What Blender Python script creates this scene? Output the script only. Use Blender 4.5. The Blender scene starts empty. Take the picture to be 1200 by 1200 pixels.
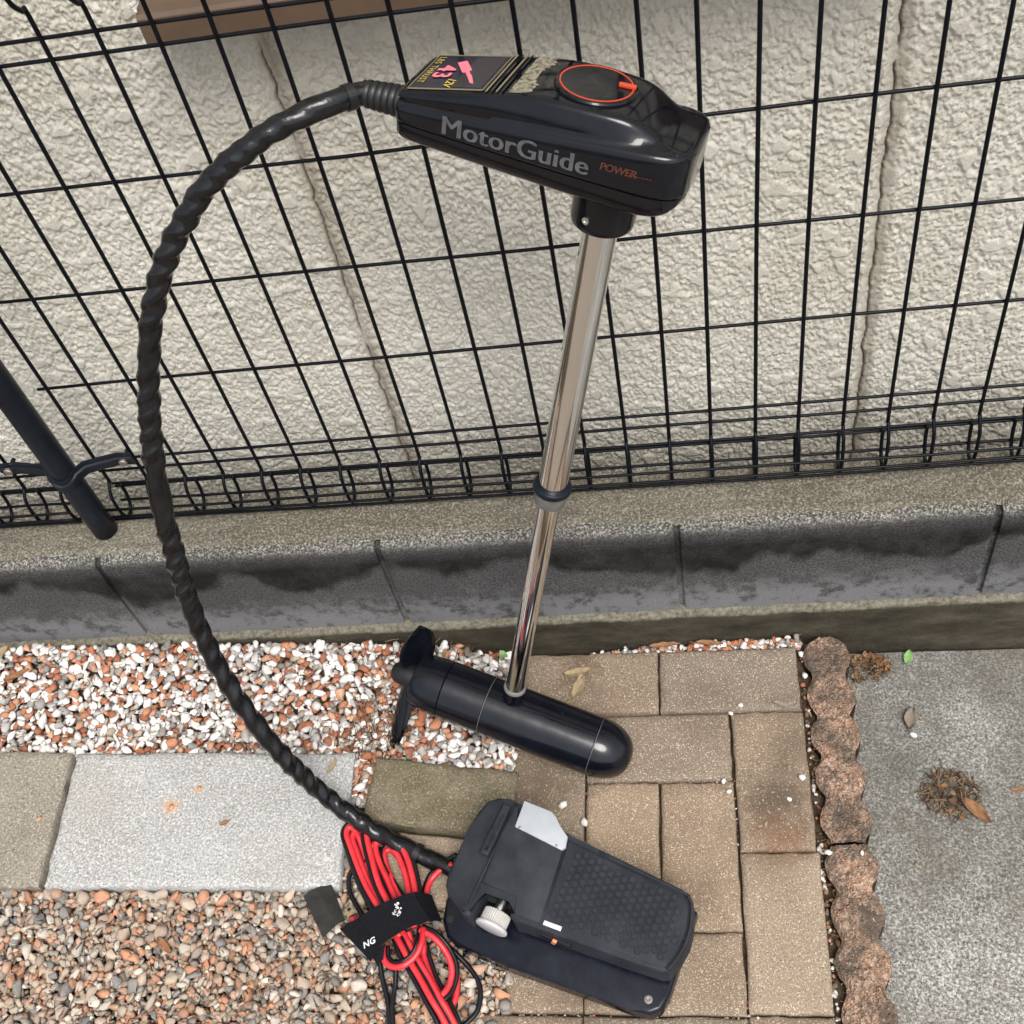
import bpy, bmesh, math, random
import numpy as np
from mathutils import Matrix, Vector
random.seed(7); RNG = np.random.default_rng(11)
SC = bpy.context.scene
COL = SC.collection

# ------------------------------------------------------------------ camera
cam_d = bpy.data.cameras.new('camera'); cam = bpy.data.objects.new('camera', cam_d); COL.objects.link(cam)
cam_d.sensor_width = 36.0; cam_d.lens = 41.6; cam_d.clip_start = 0.02; cam_d.clip_end = 200
_r = [[0.98773, -0.06979, -0.13969], [0.02835, -0.79955, 0.59993], [-0.15356, -0.59653, -0.78777]]
cam.matrix_world = Matrix(((_r[0][0], -_r[0][1], -_r[0][2], -0.1548), (_r[1][0], -_r[1][1], -_r[1][2], -0.8814),
                           (_r[2][0], -_r[2][1], -_r[2][2], 1.5260), (0, 0, 0, 1)))
SC.camera = cam

# ------------------------------------------------------------------ sky and sun (overcast)
SUN_DIR = Vector((0.22, -0.46, 0.86)).normalized()      # towards the sun
elev = math.asin(SUN_DIR.z); azim = math.atan2(SUN_DIR.x, SUN_DIR.y)
W = bpy.data.worlds.new('World'); SC.world = W; W.use_nodes = True
nt = W.node_tree; nt.nodes.clear()
sky = nt.nodes.new('ShaderNodeTexSky'); sky.sky_type = 'NISHITA'; sky.sun_disc = False
sky.sun_elevation = elev; sky.sun_rotation = azim; sky.dust_density = 4.0; sky.air_density = 1.0; sky.ozone_density = 1.0
hs = nt.nodes.new('ShaderNodeHueSaturation'); hs.inputs['Saturation'].default_value = 0.42
bg = nt.nodes.new('ShaderNodeBackground'); bg.inputs['Strength'].default_value = 0.15
wo = nt.nodes.new('ShaderNodeOutputWorld')
nt.links.new(sky.outputs[0], hs.inputs['Color']); nt.links.new(hs.outputs[0], bg.inputs['Color']); nt.links.new(bg.outputs[0], wo.inputs[0])
sd = bpy.data.lights.new('sun', 'SUN'); sd.energy = 1.5; sd.angle = math.radians(26); sd.color = (1.0, 0.98, 0.95)
so = bpy.data.objects.new('sun', sd); COL.objects.link(so)
so.rotation_euler = SUN_DIR.to_track_quat('Z', 'Y').to_euler(); so.location = (2, -3, 5)
SC.view_settings.view_transform = 'Standard'; SC.view_settings.look = 'None'
SC.view_settings.exposure = 0.62; SC.view_settings.gamma = 1.0; SC.view_settings.use_curve_mapping = False

# ------------------------------------------------------------------ helpers
def setp(o, label=None, cat=None, group=None, kind=None):
    if label: o['label'] = label
    if cat: o['category'] = cat
    if group: o['group'] = group
    if kind: o['kind'] = kind
    return o

def empty(name, loc=(0, 0, 0), mat4=None, **k):
    o = bpy.data.objects.new(name, None); COL.objects.link(o); o.empty_display_size = 0.05
    if mat4 is not None: o.matrix_world = mat4
    else: o.location = loc
    return setp(o, **k)

def link(name, me, mat=None, parent=None, smooth=False, **k):
    o = bpy.data.objects.new(name, me); COL.objects.link(o)
    if mat is not None and not me.materials: me.materials.append(mat)
    if parent is not None: o.parent = parent
    if smooth: me.polygons.foreach_set('use_smooth', [True] * len(me.polygons))
    return setp(o, **k)

def mk(name, V, F, mat=None, parent=None, smooth=False, inv=None, **k):
    me = bpy.data.meshes.new(name)
    me.from_pydata([tuple(float(c) for c in v) for v in V], [], [tuple(int(i) for i in f) for f in F]); me.update()
    return link(name, me, mat, parent, smooth, **k)

def mk_np(name, V, Fq, mat=None, parent=None, smooth=False, col=None, **k):
    """big mesh from numpy arrays (quads or tris all the same size)"""
    me = bpy.data.meshes.new(name); n = Fq.shape[1]
    me.vertices.add(len(V)); me.vertices.foreach_set('co', V.astype(np.float32).ravel())
    me.loops.add(Fq.size); me.loops.foreach_set('vertex_index', Fq.astype(np.int32).ravel())
    me.polygons.add(len(Fq)); me.polygons.foreach_set('loop_start', np.arange(len(Fq), dtype=np.int32) * n)
    me.update(calc_edges=True); me.validate()
    if col is not None:
        a = me.attributes.new('col', 'FLOAT_COLOR', 'POINT')
        a.data.foreach_set('color', np.concatenate([col, np.ones((len(col), 1))], 1).astype(np.float32).ravel())
    return link(name, me, mat, parent, smooth, **k)

def bm_obj(name, bm, mat=None, parent=None, smooth=False, **k):
    bmesh.ops.recalc_face_normals(bm, faces=bm.faces)
    me = bpy.data.meshes.new(name); bm.to_mesh(me); bm.free()
    return link(name, me, mat, parent, smooth, **k)

def sharp(o, deg=35):
    """smooth shading with edges sharper than deg kept crisp"""
    me = o.data; bm = bmesh.new(); bm.from_mesh(me)
    for f in bm.faces: f.smooth = True
    for e in bm.edges:
        if len(e.link_faces) == 2 and e.calc_face_angle(0) > math.radians(deg): e.smooth = False
    bm.to_mesh(me); bm.free(); return o

def catmull(P, n):
    P = [np.array(p, float) for p in P]; P = [2 * P[0] - P[1]] + P + [2 * P[-1] - P[-2]]; out = []
    for i in range(1, len(P) - 2):
        for j in range(n):
            t = j / n; a, b, c, d = P[i - 1:i + 3]
            out.append(.5 * ((2 * b) + (-a + c) * t + (2 * a - 5 * b + 4 * c - d) * t * t + (-a + 3 * b - 3 * c + d) * t ** 3))
    out.append(P[-2]); return np.array(out)

def frames(P):
    T = np.gradient(P, axis=0); T /= np.linalg.norm(T, axis=1)[:, None] + 1e-12
    a = np.array([0, 0, 1.]) if abs(T[0][2]) < .9 else np.array([1., 0, 0])
    N = np.cross(T[0], a); N /= np.linalg.norm(N); Ns = [N]
    for i in range(1, len(P)):
        N = Ns[-1] - T[i] * (Ns[-1] @ T[i]); N /= np.linalg.norm(N) + 1e-12; Ns.append(N)
    Ns = np.array(Ns); return T, Ns, np.cross(T, Ns)

def tube_vf(P, r, seg=10, caps=True):
    P = np.array(P, float); T, N, Bn = frames(P); m = len(P)
    r = np.broadcast_to(np.asarray(r, float), (m, seg)) if np.ndim(r) == 2 else np.broadcast_to(np.asarray(r, float).reshape(-1, 1), (m, seg)) if np.ndim(r) else np.full((m, seg), r)
    th = np.linspace(0, 2 * np.pi, seg, endpoint=False)
    V = P[:, None, :] + r[:, :, None] * (np.cos(th)[None, :, None] * N[:, None, :] + np.sin(th)[None, :, None] * Bn[:, None, :])
    V = V.reshape(-1, 3); F = []
    for i in range(m - 1):
        for j in range(seg):
            k = (j + 1) % seg; F.append((i * seg + j, i * seg + k, (i + 1) * seg + k, (i + 1) * seg + j))
    if caps: F.append(tuple(range(seg))[::-1]); F.append(tuple((m - 1) * seg + j for j in range(seg)))
    return V, F

def tube(name, P, r, mat, parent=None, seg=10, **k):
    V, F = tube_vf(P, r, seg); return mk(name, V, F, mat, parent, True, **k)

def lathe_vf(prof, seg=32, ax=None):
    """prof: (along, radius); axis = local z unless ax=(origin, axis, u, v)"""
    o, a, u, v = ax if ax else (np.zeros(3), np.array([0, 0, 1.]), np.array([1., 0, 0]), np.array([0, 1., 0]))
    V = []; F = []; th = np.linspace(0, 2 * np.pi, seg, endpoint=False)
    for z, r in prof:
        for t in th: V.append(o + a * z + r * (u * math.cos(t) + v * math.sin(t)))
    for i in range(len(prof) - 1):
        for j in range(seg):
            k = (j + 1) % seg; F.append((i * seg + j, i * seg + k, (i + 1) * seg + k, (i + 1) * seg + j))
    F.append(tuple(range(seg))[::-1]); F.append(tuple((len(prof) - 1) * seg + j for j in range(seg)))
    return V, F

def lathe(name, prof, mat, parent=None, seg=32, ax=None, deg=40, **k):
    V, F = lathe_vf(prof, seg, ax); o = mk(name, V, F, mat, parent, False, **k); return sharp(o, deg)

def box_bm(size, bev=0.0, seg=2, M4=None):
    bm = bmesh.new(); bmesh.ops.create_cube(bm, size=1.0)
    bmesh.ops.scale(bm, vec=size, verts=bm.verts)
    if bev: bmesh.ops.bevel(bm, geom=list(bm.edges), offset=bev, segments=seg, affect='EDGES', profile=.6)
    if M4 is not None: bmesh.ops.transform(bm, matrix=M4, verts=bm.verts)
    return bm

def prism_bm(poly, z0, z1, bev=0.0, seg=2, top=None, bot=None):
    """poly (x,y) extruded from z0 to z1; top/bot: optional z functions of (x, y)"""
    bm = bmesh.new()
    lo = [bm.verts.new((x, y, bot(x, y) if bot else z0)) for x, y in poly]
    hi = [bm.verts.new((x, y, top(x, y) if top else z1)) for x, y in poly]
    n = len(poly); ft = bm.faces.new(hi); bm.faces.new(lo[::-1])
    for i in range(n): bm.faces.new((lo[i], lo[(i + 1) % n], hi[(i + 1) % n], hi[i]))
    if bev:
        ed = [e for e in bm.edges if e.verts[0] in hi and e.verts[1] in hi]
        bmesh.ops.bevel(bm, geom=ed, offset=bev, segments=seg, affect='EDGES', profile=.5)
    return bm

def vnoise(xs, ys, cell, seed):
    """smooth value noise on a grid xs by ys (numpy)"""
    r = np.random.default_rng(seed)
    gx = xs / cell; gy = ys / cell
    x0 = np.floor(gx).astype(int); y0 = np.floor(gy).astype(int); fx = gx - x0; fy = gy - y0
    fx = fx * fx * (3 - 2 * fx); fy = fy * fy * (3 - 2 * fy)
    x0 -= x0.min(); y0 -= y0.min()
    g = r.random((x0.max() + 2, y0.max() + 2))
    a = g[np.ix_(x0, y0)]; b = g[np.ix_(x0 + 1, y0)]; c = g[np.ix_(x0, y0 + 1)]; d = g[np.ix_(x0 + 1, y0 + 1)]
    fx = fx[:, None]; fy = fy[None, :]
    return (a * (1 - fx) + b * fx) * (1 - fy) + (c * (1 - fx) + d * fx) * fy

def grid_faces(nx, ny):
    i = np.arange(nx - 1)[:, None]; j = np.arange(ny - 1)[None, :]
    a = i * ny + j
    return np.stack([a, a + ny, a + ny + 1, a + 1], -1).reshape(-1, 4)

# ------------------------------------------------------------------ materials
class NB:
    """small node builder"""
    def __init__(s, name, rough=.6, metal=0., spec=.5, coat=0.):
        s.m = bpy.data.materials.new(name); s.m.use_nodes = True; s.t = s.m.node_tree
        s.b = s.t.nodes['Principled BSDF']; s.b.inputs['Roughness'].default_value = rough
        s.b.inputs['Metallic'].default_value = metal; s.b.inputs['Specular IOR Level'].default_value = spec
        s.b.inputs['Coat Weight'].default_value = coat; s.b.inputs['Coat Roughness'].default_value = .06
        s.co = s.t.nodes.new('ShaderNodeTexCoord').outputs['Object']
    def n(s, typ, **kw):
        x = s.t.nodes.new(typ)
        for k, v in kw.items(): setattr(x, k, v)
        return x
    def l(s, a, b): s.t.links.new(a, b)
    def map(s, scale=(1, 1, 1), loc=(0, 0, 0), co=None):
        x = s.n('ShaderNodeMapping'); x.inputs['Scale'].default_value = scale; x.inputs['Location'].default_value = loc
        s.l(co or s.co, x.inputs[0]); return x.outputs[0]
    def noise(s, scale, detail=3., rough=.55, co=None, dist=0.):
        x = s.n('ShaderNodeTexNoise'); x.inputs['Scale'].default_value = scale; x.inputs['Detail'].default_value = detail
        x.inputs['Roughness'].default_value = rough; x.inputs['Distortion'].default_value = dist; s.l(co or s.co, x.inputs['Vector']); return x.outputs['Fac']
    def vor(s, scale, out='Distance', co=None, feat='F1'):
        x = s.n('ShaderNodeTexVoronoi', feature=feat); x.inputs['Scale'].default_value = scale; s.l(co or s.co, x.inputs['Vector']); return x.outputs[out]
    def ramp(s, fac, stops, interp='LINEAR'):
        x = s.n('ShaderNodeValToRGB'); e = x.color_ramp.elements; x.color_ramp.interpolation = interp
        while len(e) > 1: e.remove(e[-1])
        e[0].position = stops[0][0]; e[0].color = col4(stops[0][1])
        for p, c in stops[1:]: q = e.new(p); q.color = col4(c)
        s.l(fac, x.inputs[0]); return x.outputs['Color']
    def mix(s, fac, a, b, mode='MIX'):
        x = s.n('ShaderNodeMix', data_type='RGBA', blend_type=mode)
        for i, v in ((0, fac), (6, a), (7, b)):
            if hasattr(v, 'links'): s.l(v, x.inputs[i])
            elif i == 0: x.inputs[i].default_value = v
            else: x.inputs[i].default_value = col4(v)
        return x.outputs[2]
    def math(s, op, a, b=0., c=None):
        x = s.n('ShaderNodeMath', operation=op)
        for i, v in enumerate((a, b) if c is None else (a, b, c)):
            if hasattr(v, 'links'): s.l(v, x.inputs[i])
            else: x.inputs[i].default_value = v
        return x.outputs[0]
    def sep(s, co=None):
        x = s.n('ShaderNodeSeparateXYZ'); s.l(co or s.co, x.inputs[0]); return x.outputs
    def rand(s): return s.n('ShaderNodeObjectInfo').outputs['Random']
    def col(s, v): 
        if hasattr(v, 'links'): s.l(v, s.b.inputs['Base Color'])
        else: s.b.inputs['Base Color'].default_value = col4(v)
        return s
    def rough(s, v): s.l(v, s.b.inputs['Roughness']); return s
    def bump(s, h, strength=.4, dist=.002):
        x = s.n('ShaderNodeBump'); x.inputs['Strength'].default_value = strength; x.inputs['Distance'].default_value = dist
        s.l(h, x.inputs['Height']); s.l(x.outputs[0], s.b.inputs['Normal']); return s

def col4(c): return (c, c, c, 1.) if not hasattr(c, '__len__') else (c[0], c[1], c[2], 1.)

MAT = {}
def plain(name, c, rough=.5, metal=0., spec=.5, coat=0., nz=.0, nscale=60, bump=0.):
    b = NB(name, rough, metal, spec, coat)
    if nz:
        f = b.noise(nscale, 4)
        b.col(b.ramp(f, [(.3, tuple(x * (1 - nz) for x in c)), (.7, tuple(min(1, x * (1 + nz)) for x in c))]))
    else: b.col(c)
    if bump: b.bump(b.noise(nscale * 4, 4), bump, .001)
    MAT[name] = b.m; return b

# plastics and metals
b = NB('gloss_black_plastic', .12, 0, .36, .0); f = b.noise(35, 5)
b.col(b.mix(b.ramp(b.noise(520, 4, .75), [(.68, 0), (.76, .35)]), b.ramp(f, [(.35, (.002, .0025, .0045)), (.75, (.005, .006, .009))]), (.12, .115, .105))); b.rough(b.ramp(b.noise(55, 6, .7), [(.35, .06), (.75, .16)])); b.bump(b.noise(9, 2), .03, .003); MAT['gloss_black'] = b.m
b = NB('motor_black_paint', .2, 0, .36, .1); b.b.inputs['Coat Roughness'].default_value = .12; f = b.noise(25, 6, .65)
sc = b.ramp(b.noise(130, 5, .7, b.map((1, 1, 8))), [(.66, 0), (.74, 1)])
b.col(b.mix(b.math('MULTIPLY', sc, .35), b.ramp(f, [(.35, (.003, .0035, .006)), (.8, (.007, .008, .013))]), (.16, .155, .14)))
b.rough(b.ramp(b.noise(40, 6, .7), [(.35, .10), (.72, .26)])); b.bump(b.noise(300, 4), .02, .0004); MAT['motor_black'] = b.m
plain('matte_black', (.006, .006, .007), .5, nz=.3, nscale=80)
plain('rubber_black', (.007, .007, .008), .42, nz=.3, nscale=120, bump=.15)
b = NB('wire_coat', .38, 0, .14); b.col(b.ramp(b.noise(90, 3), [(.3, (.002, .0024, .004)), (.8, (.005, .006, .009))])); MAT['wire'] = b.m
b = NB('post_coat', .36, 0, .22); b.col(b.ramp(b.noise(40, 4), [(.3, (.004, .006, .010)), (.8, (.009, .012, .018))])); MAT['post'] = b.m
b = NB('stainless', .10, 1.0); b.col(b.ramp(b.noise(30, 4, .6, b.map((1, 1, .05))), [(.3, (.70, .69, .68)), (.7, (.84, .83, .82))]))
b.rough(b.ramp(b.noise(60, 5, .7, b.map((1, 1, .08))), [(.3, .03), (.75, .11)])); MAT['steel'] = b.m
plain('collar_grey', (.13, .125, .115), .5, nz=.2, nscale=90)
plain('silver_metal', (.62, .62, .60), .28, 1.0, nz=.12, nscale=90)
plain('white_metal', (.35, .37, .39), .35, 0., .5, nz=.06, nscale=50)
plain('knob_grey', (.42, .41, .38), .5, nz=.1, nscale=120)
plain('knob_cap', (.46, .46, .47), .45, nz=.08, nscale=60)
b = NB('sleeve_black', .2, 0, .38, .0); b.col(b.ramp(b.noise(60, 4), [(.3, (.004, .004, .005)), (.8, (.010, .010, .011))])); b.rough(b.ramp(b.noise(70, 4), [(.3, .10), (.7, .26)])); b.bump(b.noise(110, 3), .2, .003); MAT['sleeve'] = b.m
b = NB('wire_red', .34, 0, .5); b.col(b.ramp(b.noise(45, 5), [(.3, (.50, .020, .030)), (.75, (.68, .040, .050))])); MAT['red'] = b.m
b = NB('wire_black', .32, 0, .35); b.col((.005, .005, .007)); MAT['blackwire'] = b.m
b = NB('strap_fabric', .95, 0, .2); b.col(b.ramp(b.noise(400, 3), [(.3, (.003, .003, .005)), (.8, (.009, .009, .013))])); b.bump(b.noise(900, 2), .5, .001); MAT['strap'] = b.m
b = NB('strap_hook_side', .7, 0, .3); b.col(b.ramp(b.noise(70, 5), [(.35, (.014, .014, .012)), (.75, (.036, .034, .029))])); b.bump(b.noise(1200, 2), .6, .001); MAT['hook'] = b.m
b = NB('pedal_plastic', .5, 0, .13); b.col(b.ramp(b.noise(24, 6, .65), [(.3, (.017, .019, .024)), (.72, (.036, .039, .047))])); b.rough(b.ramp(b.noise(60, 5), [(.3, .45), (.7, .62)])); b.bump(b.noise(900, 3), .12, .0006); MAT['pedal'] = b.m
b = NB('pedal_dark', .45, 0, .2); b.col(b.ramp(b.noise(24, 6, .65), [(.3, (.008, .009, .011)), (.75, (.018, .019, .023))])); b.bump(b.noise(700, 3), .1, .0006); MAT['pedal_dark'] = b.m
b = NB('base_blue_black', .2, 0, .3); b.col(b.ramp(b.noise(22, 6, .65), [(.3, (.003, .004, .008)), (.8, (.009, .011, .019))])); b.rough(b.ramp(b.noise(45, 6, .7), [(.3, .12), (.7, .30)])); MAT['base'] = b.m
plain('print_grey', (.075, .078, .085), .5, nz=.35, nscale=150); MAT['print_grey'] = MAT['print_grey']
plain('print_orange', (.42, .07, .018), .5); plain('print_faint_red', (.075, .018, .010), .45)
plain('print_pink', (.80, .17, .22), .5); plain('print_yellow', (.48, .36, .05), .5); plain('print_gold', (.20, .17, .105), .4)
plain('print_white', (.6, .6, .6), .6, nz=.3, nscale=500); plain('orange_ring', (.50, .055, .018), .4); plain('copper', (.65, .22, .10), .4); plain('chip_orange', (.52, .26, .13), .8, nz=.25, nscale=200)
b = NB('label_navy', .22, 0, .5); b.col((.010, .010, .022)); MAT['label'] = b.m
b = NB('label_hatch', .3, 0, .5); wv = b.n('ShaderNodeTexWave', wave_type='BANDS', bands_direction='DIAGONAL'); wv.inputs['Scale'].default_value = 260; b.l(b.co, wv.inputs[0])
b.col(b.ramp(wv.outputs['Fac'], [(.4, (.010, .010, .016)), (.6, (.035, .034, .036))])); MAT['hatch'] = b.m
b = NB('torn_decal', .6, 0, .3); b.col(b.ramp(b.noise(220, 5, .7), [(.38, (.03, .028, .024)), (.5, (.20, .18, .13)), (.7, (.33, .30, .22))])); MAT['torn'] = b.m
plain('brass', (.55, .42, .26), .35, 1.0, nz=.2, nscale=300)
plain('bolt_steel', (.40, .37, .33), .4, 1.0, nz=.3, nscale=200)
# setting materials
b = NB('stucco', .88, 0, .25); big = b.noise(3.0, 5, .6); fine = b.noise(190, 5, .65); px, py, pz = b.sep()
c0 = b.ramp(big, [(.3, (.64, .61, .52)), (.7, (.75, .72, .635))])
c1 = b.mix(b.math('MULTIPLY', b.ramp(fine, [(.45, 0), (.75, 1)]), .35), c0, (.42, .39, .31))
crk = []
for x0, wd in ((.098, .016), (-.553, .018)):
    d = b.math('ABSOLUTE', b.math('SUBTRACT', b.math('ADD', px, b.math('MULTIPLY', b.math('SUBTRACT', b.noise(26, 3), .5), .010)), x0 + .006))
    crk.append(b.math('MULTIPLY', b.math('SUBTRACT', 1., b.math('SMOOTH_MIN', b.math('DIVIDE', d, wd), 1., .2)), b.ramp(b.noise(9, 4), [(.25, .35), (.6, 1)])))
dirt = b.math('MAXIMUM', crk[0], crk[1])
c2 = b.mix(b.math('MULTIPLY', b.math('MAXIMUM', dirt, 0.), .8), c1, (.26, .205, .145))
stn = b.math('MULTIPLY', b.ramp(b.noise(5, 5, .65, b.map((1, 1, .35))), [(.52, 0), (.74, 1)]), .28)
c2 = b.mix(stn, c2, (.44, .40, .32))
low = b.math('MULTIPLY', b.ramp(b.math('ADD', pz, b.math('MULTIPLY', b.noise(14, 4), .10)), [(.20, 1), (.36, 0)]), .4)
c3 = b.mix(low, c2, (.33, .30, .22))
ck = b.n('ShaderNodeAttribute', attribute_name='col').outputs['Fac']
c3 = b.mix(b.math('MULTIPLY', ck, .8), c3, (.030, .022, .016))
b.col(c3); b.bump(b.noise(420, 5, .7), .9, .003); MAT['stucco'] = b.m

b = NB('crack_dark', .95, 0, .1); b.col((.05, .035, .025)); MAT['crack'] = b.m
b = NB('sill_brown', .45, 0, .5); b.col(b.ramp(b.noise(14, 5, .6), [(.3, (.085, .052, .032)), (.75, (.135, .088, .056))])); b.rough(b.ramp(b.noise(30, 4), [(.3, .38), (.7, .6)])); MAT['sill'] = b.m
plain('caulk_white', (.60, .58, .54), .8, nz=.25, nscale=300, bump=.5)

# concrete block with wet stains along the top and lime bloom at the foot
b = NB('block_concrete', .9, 0, .3); g = b.n('ShaderNodeNewGeometry').outputs['Position']; px, py, pz = b.sep(g)
zl = b.math('SUBTRACT', pz, b.math('MULTIPLY_ADD', px, -.017, .0715))           # height above the foot of the course
base = b.mix(b.ramp(b.noise(300, 4, .8, g), [(.42, 0), (.60, 1)]), (.052, .051, .052), (.165, .162, .158))
base = b.mix(b.ramp(b.noise(10, 4, .6, g), [(.3, .0), (.7, .5)]), base, (.062, .061, .061))
edge = b.math('SUBTRACT', b.math('MULTIPLY_ADD', b.noise(7.0, 4, .55, b.map((1, 1, .6), co=g)), .21, -.012), zl)   # wet above this line
wet = b.math('MULTIPLY', b.ramp(b.math('ADD', b.math('MULTIPLY', edge, -14.), .18), [(.36, 0), (.62, 1)]), b.ramp(zl, [(.150, 1), (.178, .25), (.184, 0)]))
left = b.ramp(px, [(.0, 1), (1, 0)])
base = b.mix(b.math('MULTIPLY', b.math('MULTIPLY', wet, b.ramp(b.noise(18, 5, .7, b.map(loc=(4, 4, 4), co=g)), [(.3, .55), (.6, 1)])), .92), base, (.0095, .008, .006))
bloom = b.math('MULTIPLY', b.ramp(b.math('ADD', b.noise(46, 5, .65, g), b.math('MULTIPLY', zl, -1.9)), [(.30, 0), (.46, 1)]), b.ramp(zl, [(.03, 1), (.09, 0)]))
base = b.mix(b.math('MULTIPLY', bloom, .42), base, (.42, .42, .43))
topg = b.ramp(zl, [(.178, 0), (.186, 1)])
base = b.mix(topg, base, b.ramp(b.noise(330, 2, .7, g), [(.40, (.07, .066, .058)), (.52, (.20, .19, .165)), (.66, (.52, .50, .45))]))
b.col(base); b.rough(b.ramp(wet, [(0, .95), (1, .85)])); b.bump(b.noise(300, 5, .75, g), 1., .005); b.b.inputs['Specular IOR Level'].default_value = .15; MAT['block'] = b.m
b = NB('mortar_joint', .95, 0, .2); b.col(b.ramp(b.noise(200, 4), [(.3, (.022, .020, .016)), (.7, (.060, .054, .045))])); b.bump(b.noise(300, 3), .5, .002); MAT['mortar'] = b.m
b = NB('mortar_cap', .95, 0, .2)
c = b.mix(b.ramp(b.noise(6, 4), [(.3, 0), (.7, 1)]), (.105, .092, .066), (.165, .150, .115))
c = b.mix(b.ramp(b.noise(330, 2, .7), [(.46, 0), (.66, .75)]), c, (.40, .37, .30)); c = b.mix(b.ramp(b.noise(260, 2, .7, b.map(loc=(3, 1, 2))), [(.50, 0), (.66, .7)]), c, (.06, .05, .035))
b.col(c); b.bump(b.noise(330, 4, .7), .8, .004); MAT['cap'] = b.m
b = NB('footing_mossy', .95, 0, .2); g = b.n('ShaderNodeNewGeometry').outputs['Position']; px, py, pz = b.sep(g)
zt = b.math('SUBTRACT', pz, b.math('MULTIPLY_ADD', px, -.017, .0485))
c = b.ramp(b.noise(30, 6, .7, b.map((.35, 1, 1), co=g)), [(.3, (.022, .020, .013)), (.55, (.060, .052, .036)), (.8, (.12, .105, .075))])
c = b.mix(b.ramp(zt, [(.0120, 0), (.0175, .85)]), c, b.ramp(b.noise(150, 5, .7, g), [(.35, (.10, .09, .065)), (.65, (.28, .26, .20))]))
b.col(c); b.bump(b.noise(160, 5, .7, g), .8, .004); MAT['footing'] = b.m

b = NB('paver_tan', .92, 0, .25); rnd = b.rand(); g = b.n('ShaderNodeNewGeometry').outputs['Position']
c = b.mix(b.ramp(b.noise(9, 5, .65, g), [(.3, 0), (.7, 1)]), (.205, .150, .104), (.300, .225, .160))
c = b.mix(rnd, c, b.mix(.7, c, (.250, .212, .165)))
rn2 = b.math('FRACT', b.math('MULTIPLY', rnd, 7.31)); c = b.mix(1., c, b.ramp(rn2, [(0, (.76, .76, .77)), (1, (1.16, 1.12, 1.06))]), 'MULTIPLY')
c = b.mix(b.ramp(b.noise(520, 2, .6, g), [(.56, 0), (.68, .85)]), c, (.64, .55, .42))
c = b.mix(b.ramp(b.noise(430, 2, .6, b.map(loc=(5, 3, 1), co=g)), [(.55, 0), (.70, .75)]), c, (.10, .07, .045))
c = b.mix(b.ramp(b.noise(5.5, 3, .5, b.map(loc=(2.3, .4, 0), co=g)), [(.50, 0), (.74, .6)]), c, (.11, .076, .050))
for sx, sy, sr_, am, sc_ in ((-.048, -.232, .062, .75, (.080, .055, .036)), (-.055, -.285, .050, .45, (.20, .095, .045)), (-.318, -.018, .040, .65, (.10, .062, .040)), (-.37, -.20, .075, .6, (.105, .075, .050)), (-.30, -.44, .08, .3, (.12, .09, .06)), (-.19, -.36, .06, .3, (.12, .09, .06))):
    vd = b.n('ShaderNodeVectorMath', operation='DISTANCE'); b.l(b.map((1, 1, 0), co=g), vd.inputs[0]); vd.inputs[1].default_value = (sx, sy, 0)
    f = b.ramp(b.math('ADD', b.math('DIVIDE', vd.outputs['Value'], sr_), b.math('MULTIPLY', b.math('SUBTRACT', b.noise(34, 6, .8, g), .5), 2.8)), [(.2, 1), (1.1, 0)])
    c = b.mix(b.math('MULTIPLY', f, am), c, sc_)
c = b.mix(b.ramp(b.noise(380, 1, .5, b.map(loc=(7, 1, 1), co=g)), [(.66, 0), (.72, .7)]), c, (.55, .50, .41))
b.col(c); b.bump(b.noise(420, 4, .7, g), .55, .0022); MAT['paver'] = b.m
b = NB('paver_mossy', .95, 0, .2)
c = b.mix(b.ramp(b.noise(22, 6, .65), [(.35, 0), (.62, 1)]), (.200, .165, .118), (.125, .108, .062))
c = b.mix(b.ramp(b.noise(430, 2, .6), [(.56, 0), (.68, .8)]), c, (.40, .36, .26)); c = b.mix(b.ramp(b.noise(380, 2, .6, b.map(loc=(5, 3, 1))), [(.54, 0), (.68, .7)]), c, (.06, .052, .034))
b.col(c); b.bump(b.noise(380, 4, .7), .7, .003); MAT['paver_mossy'] = b.m
b = NB('granite_grey', .85, 0, .35)
c = b.mix(b.ramp(b.noise(6, 4), [(.3, 0), (.7, 1)]), (.30, .295, .28), (.40, .397, .385))
c = b.mix(b.ramp(b.noise(300, 3, .7), [(.47, 0), (.60, .95)]), c, (.60, .60, .58)); c = b.mix(b.ramp(b.noise(330, 3, .75, b.map(loc=(4, 2, 1))), [(.51, 0), (.62, .75)]), c, (.16, .152, .14))
for sx, sy, sr_, am in ((-.049, .016, .020, .75), (-.014, .042, .011, .75), (-.165, .03, .10, .25), (.12, -.07, .09, .15)):
    vd = b.n('ShaderNodeVectorMath', operation='DISTANCE'); b.l(b.map((1, 1, 0)), vd.inputs[0]); vd.inputs[1].default_value = (sx, sy, 0)
    f = b.ramp(b.math('ADD', b.math('DIVIDE', vd.outputs['Value'], sr_), b.math('MULTIPLY', b.math('SUBTRACT', b.noise(150, 5, .75), .5), 2.6)), [(.40, 1), (.62, 0)])
    c = b.mix(b.math('MULTIPLY', f, am), c, (.52, .30, .17) if sr_ < .05 else (.30, .26, .20))
b.col(c); b.bump(b.noise(300, 4, .7), .8, .003); MAT['granite'] = b.m
b = NB('tan_stone', .9, 0, .3)
c = b.mix(b.ramp(b.noise(9, 5), [(.3, 0), (.7, 1)]), (.275, .25, .205), (.225, .20, .165))
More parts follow.
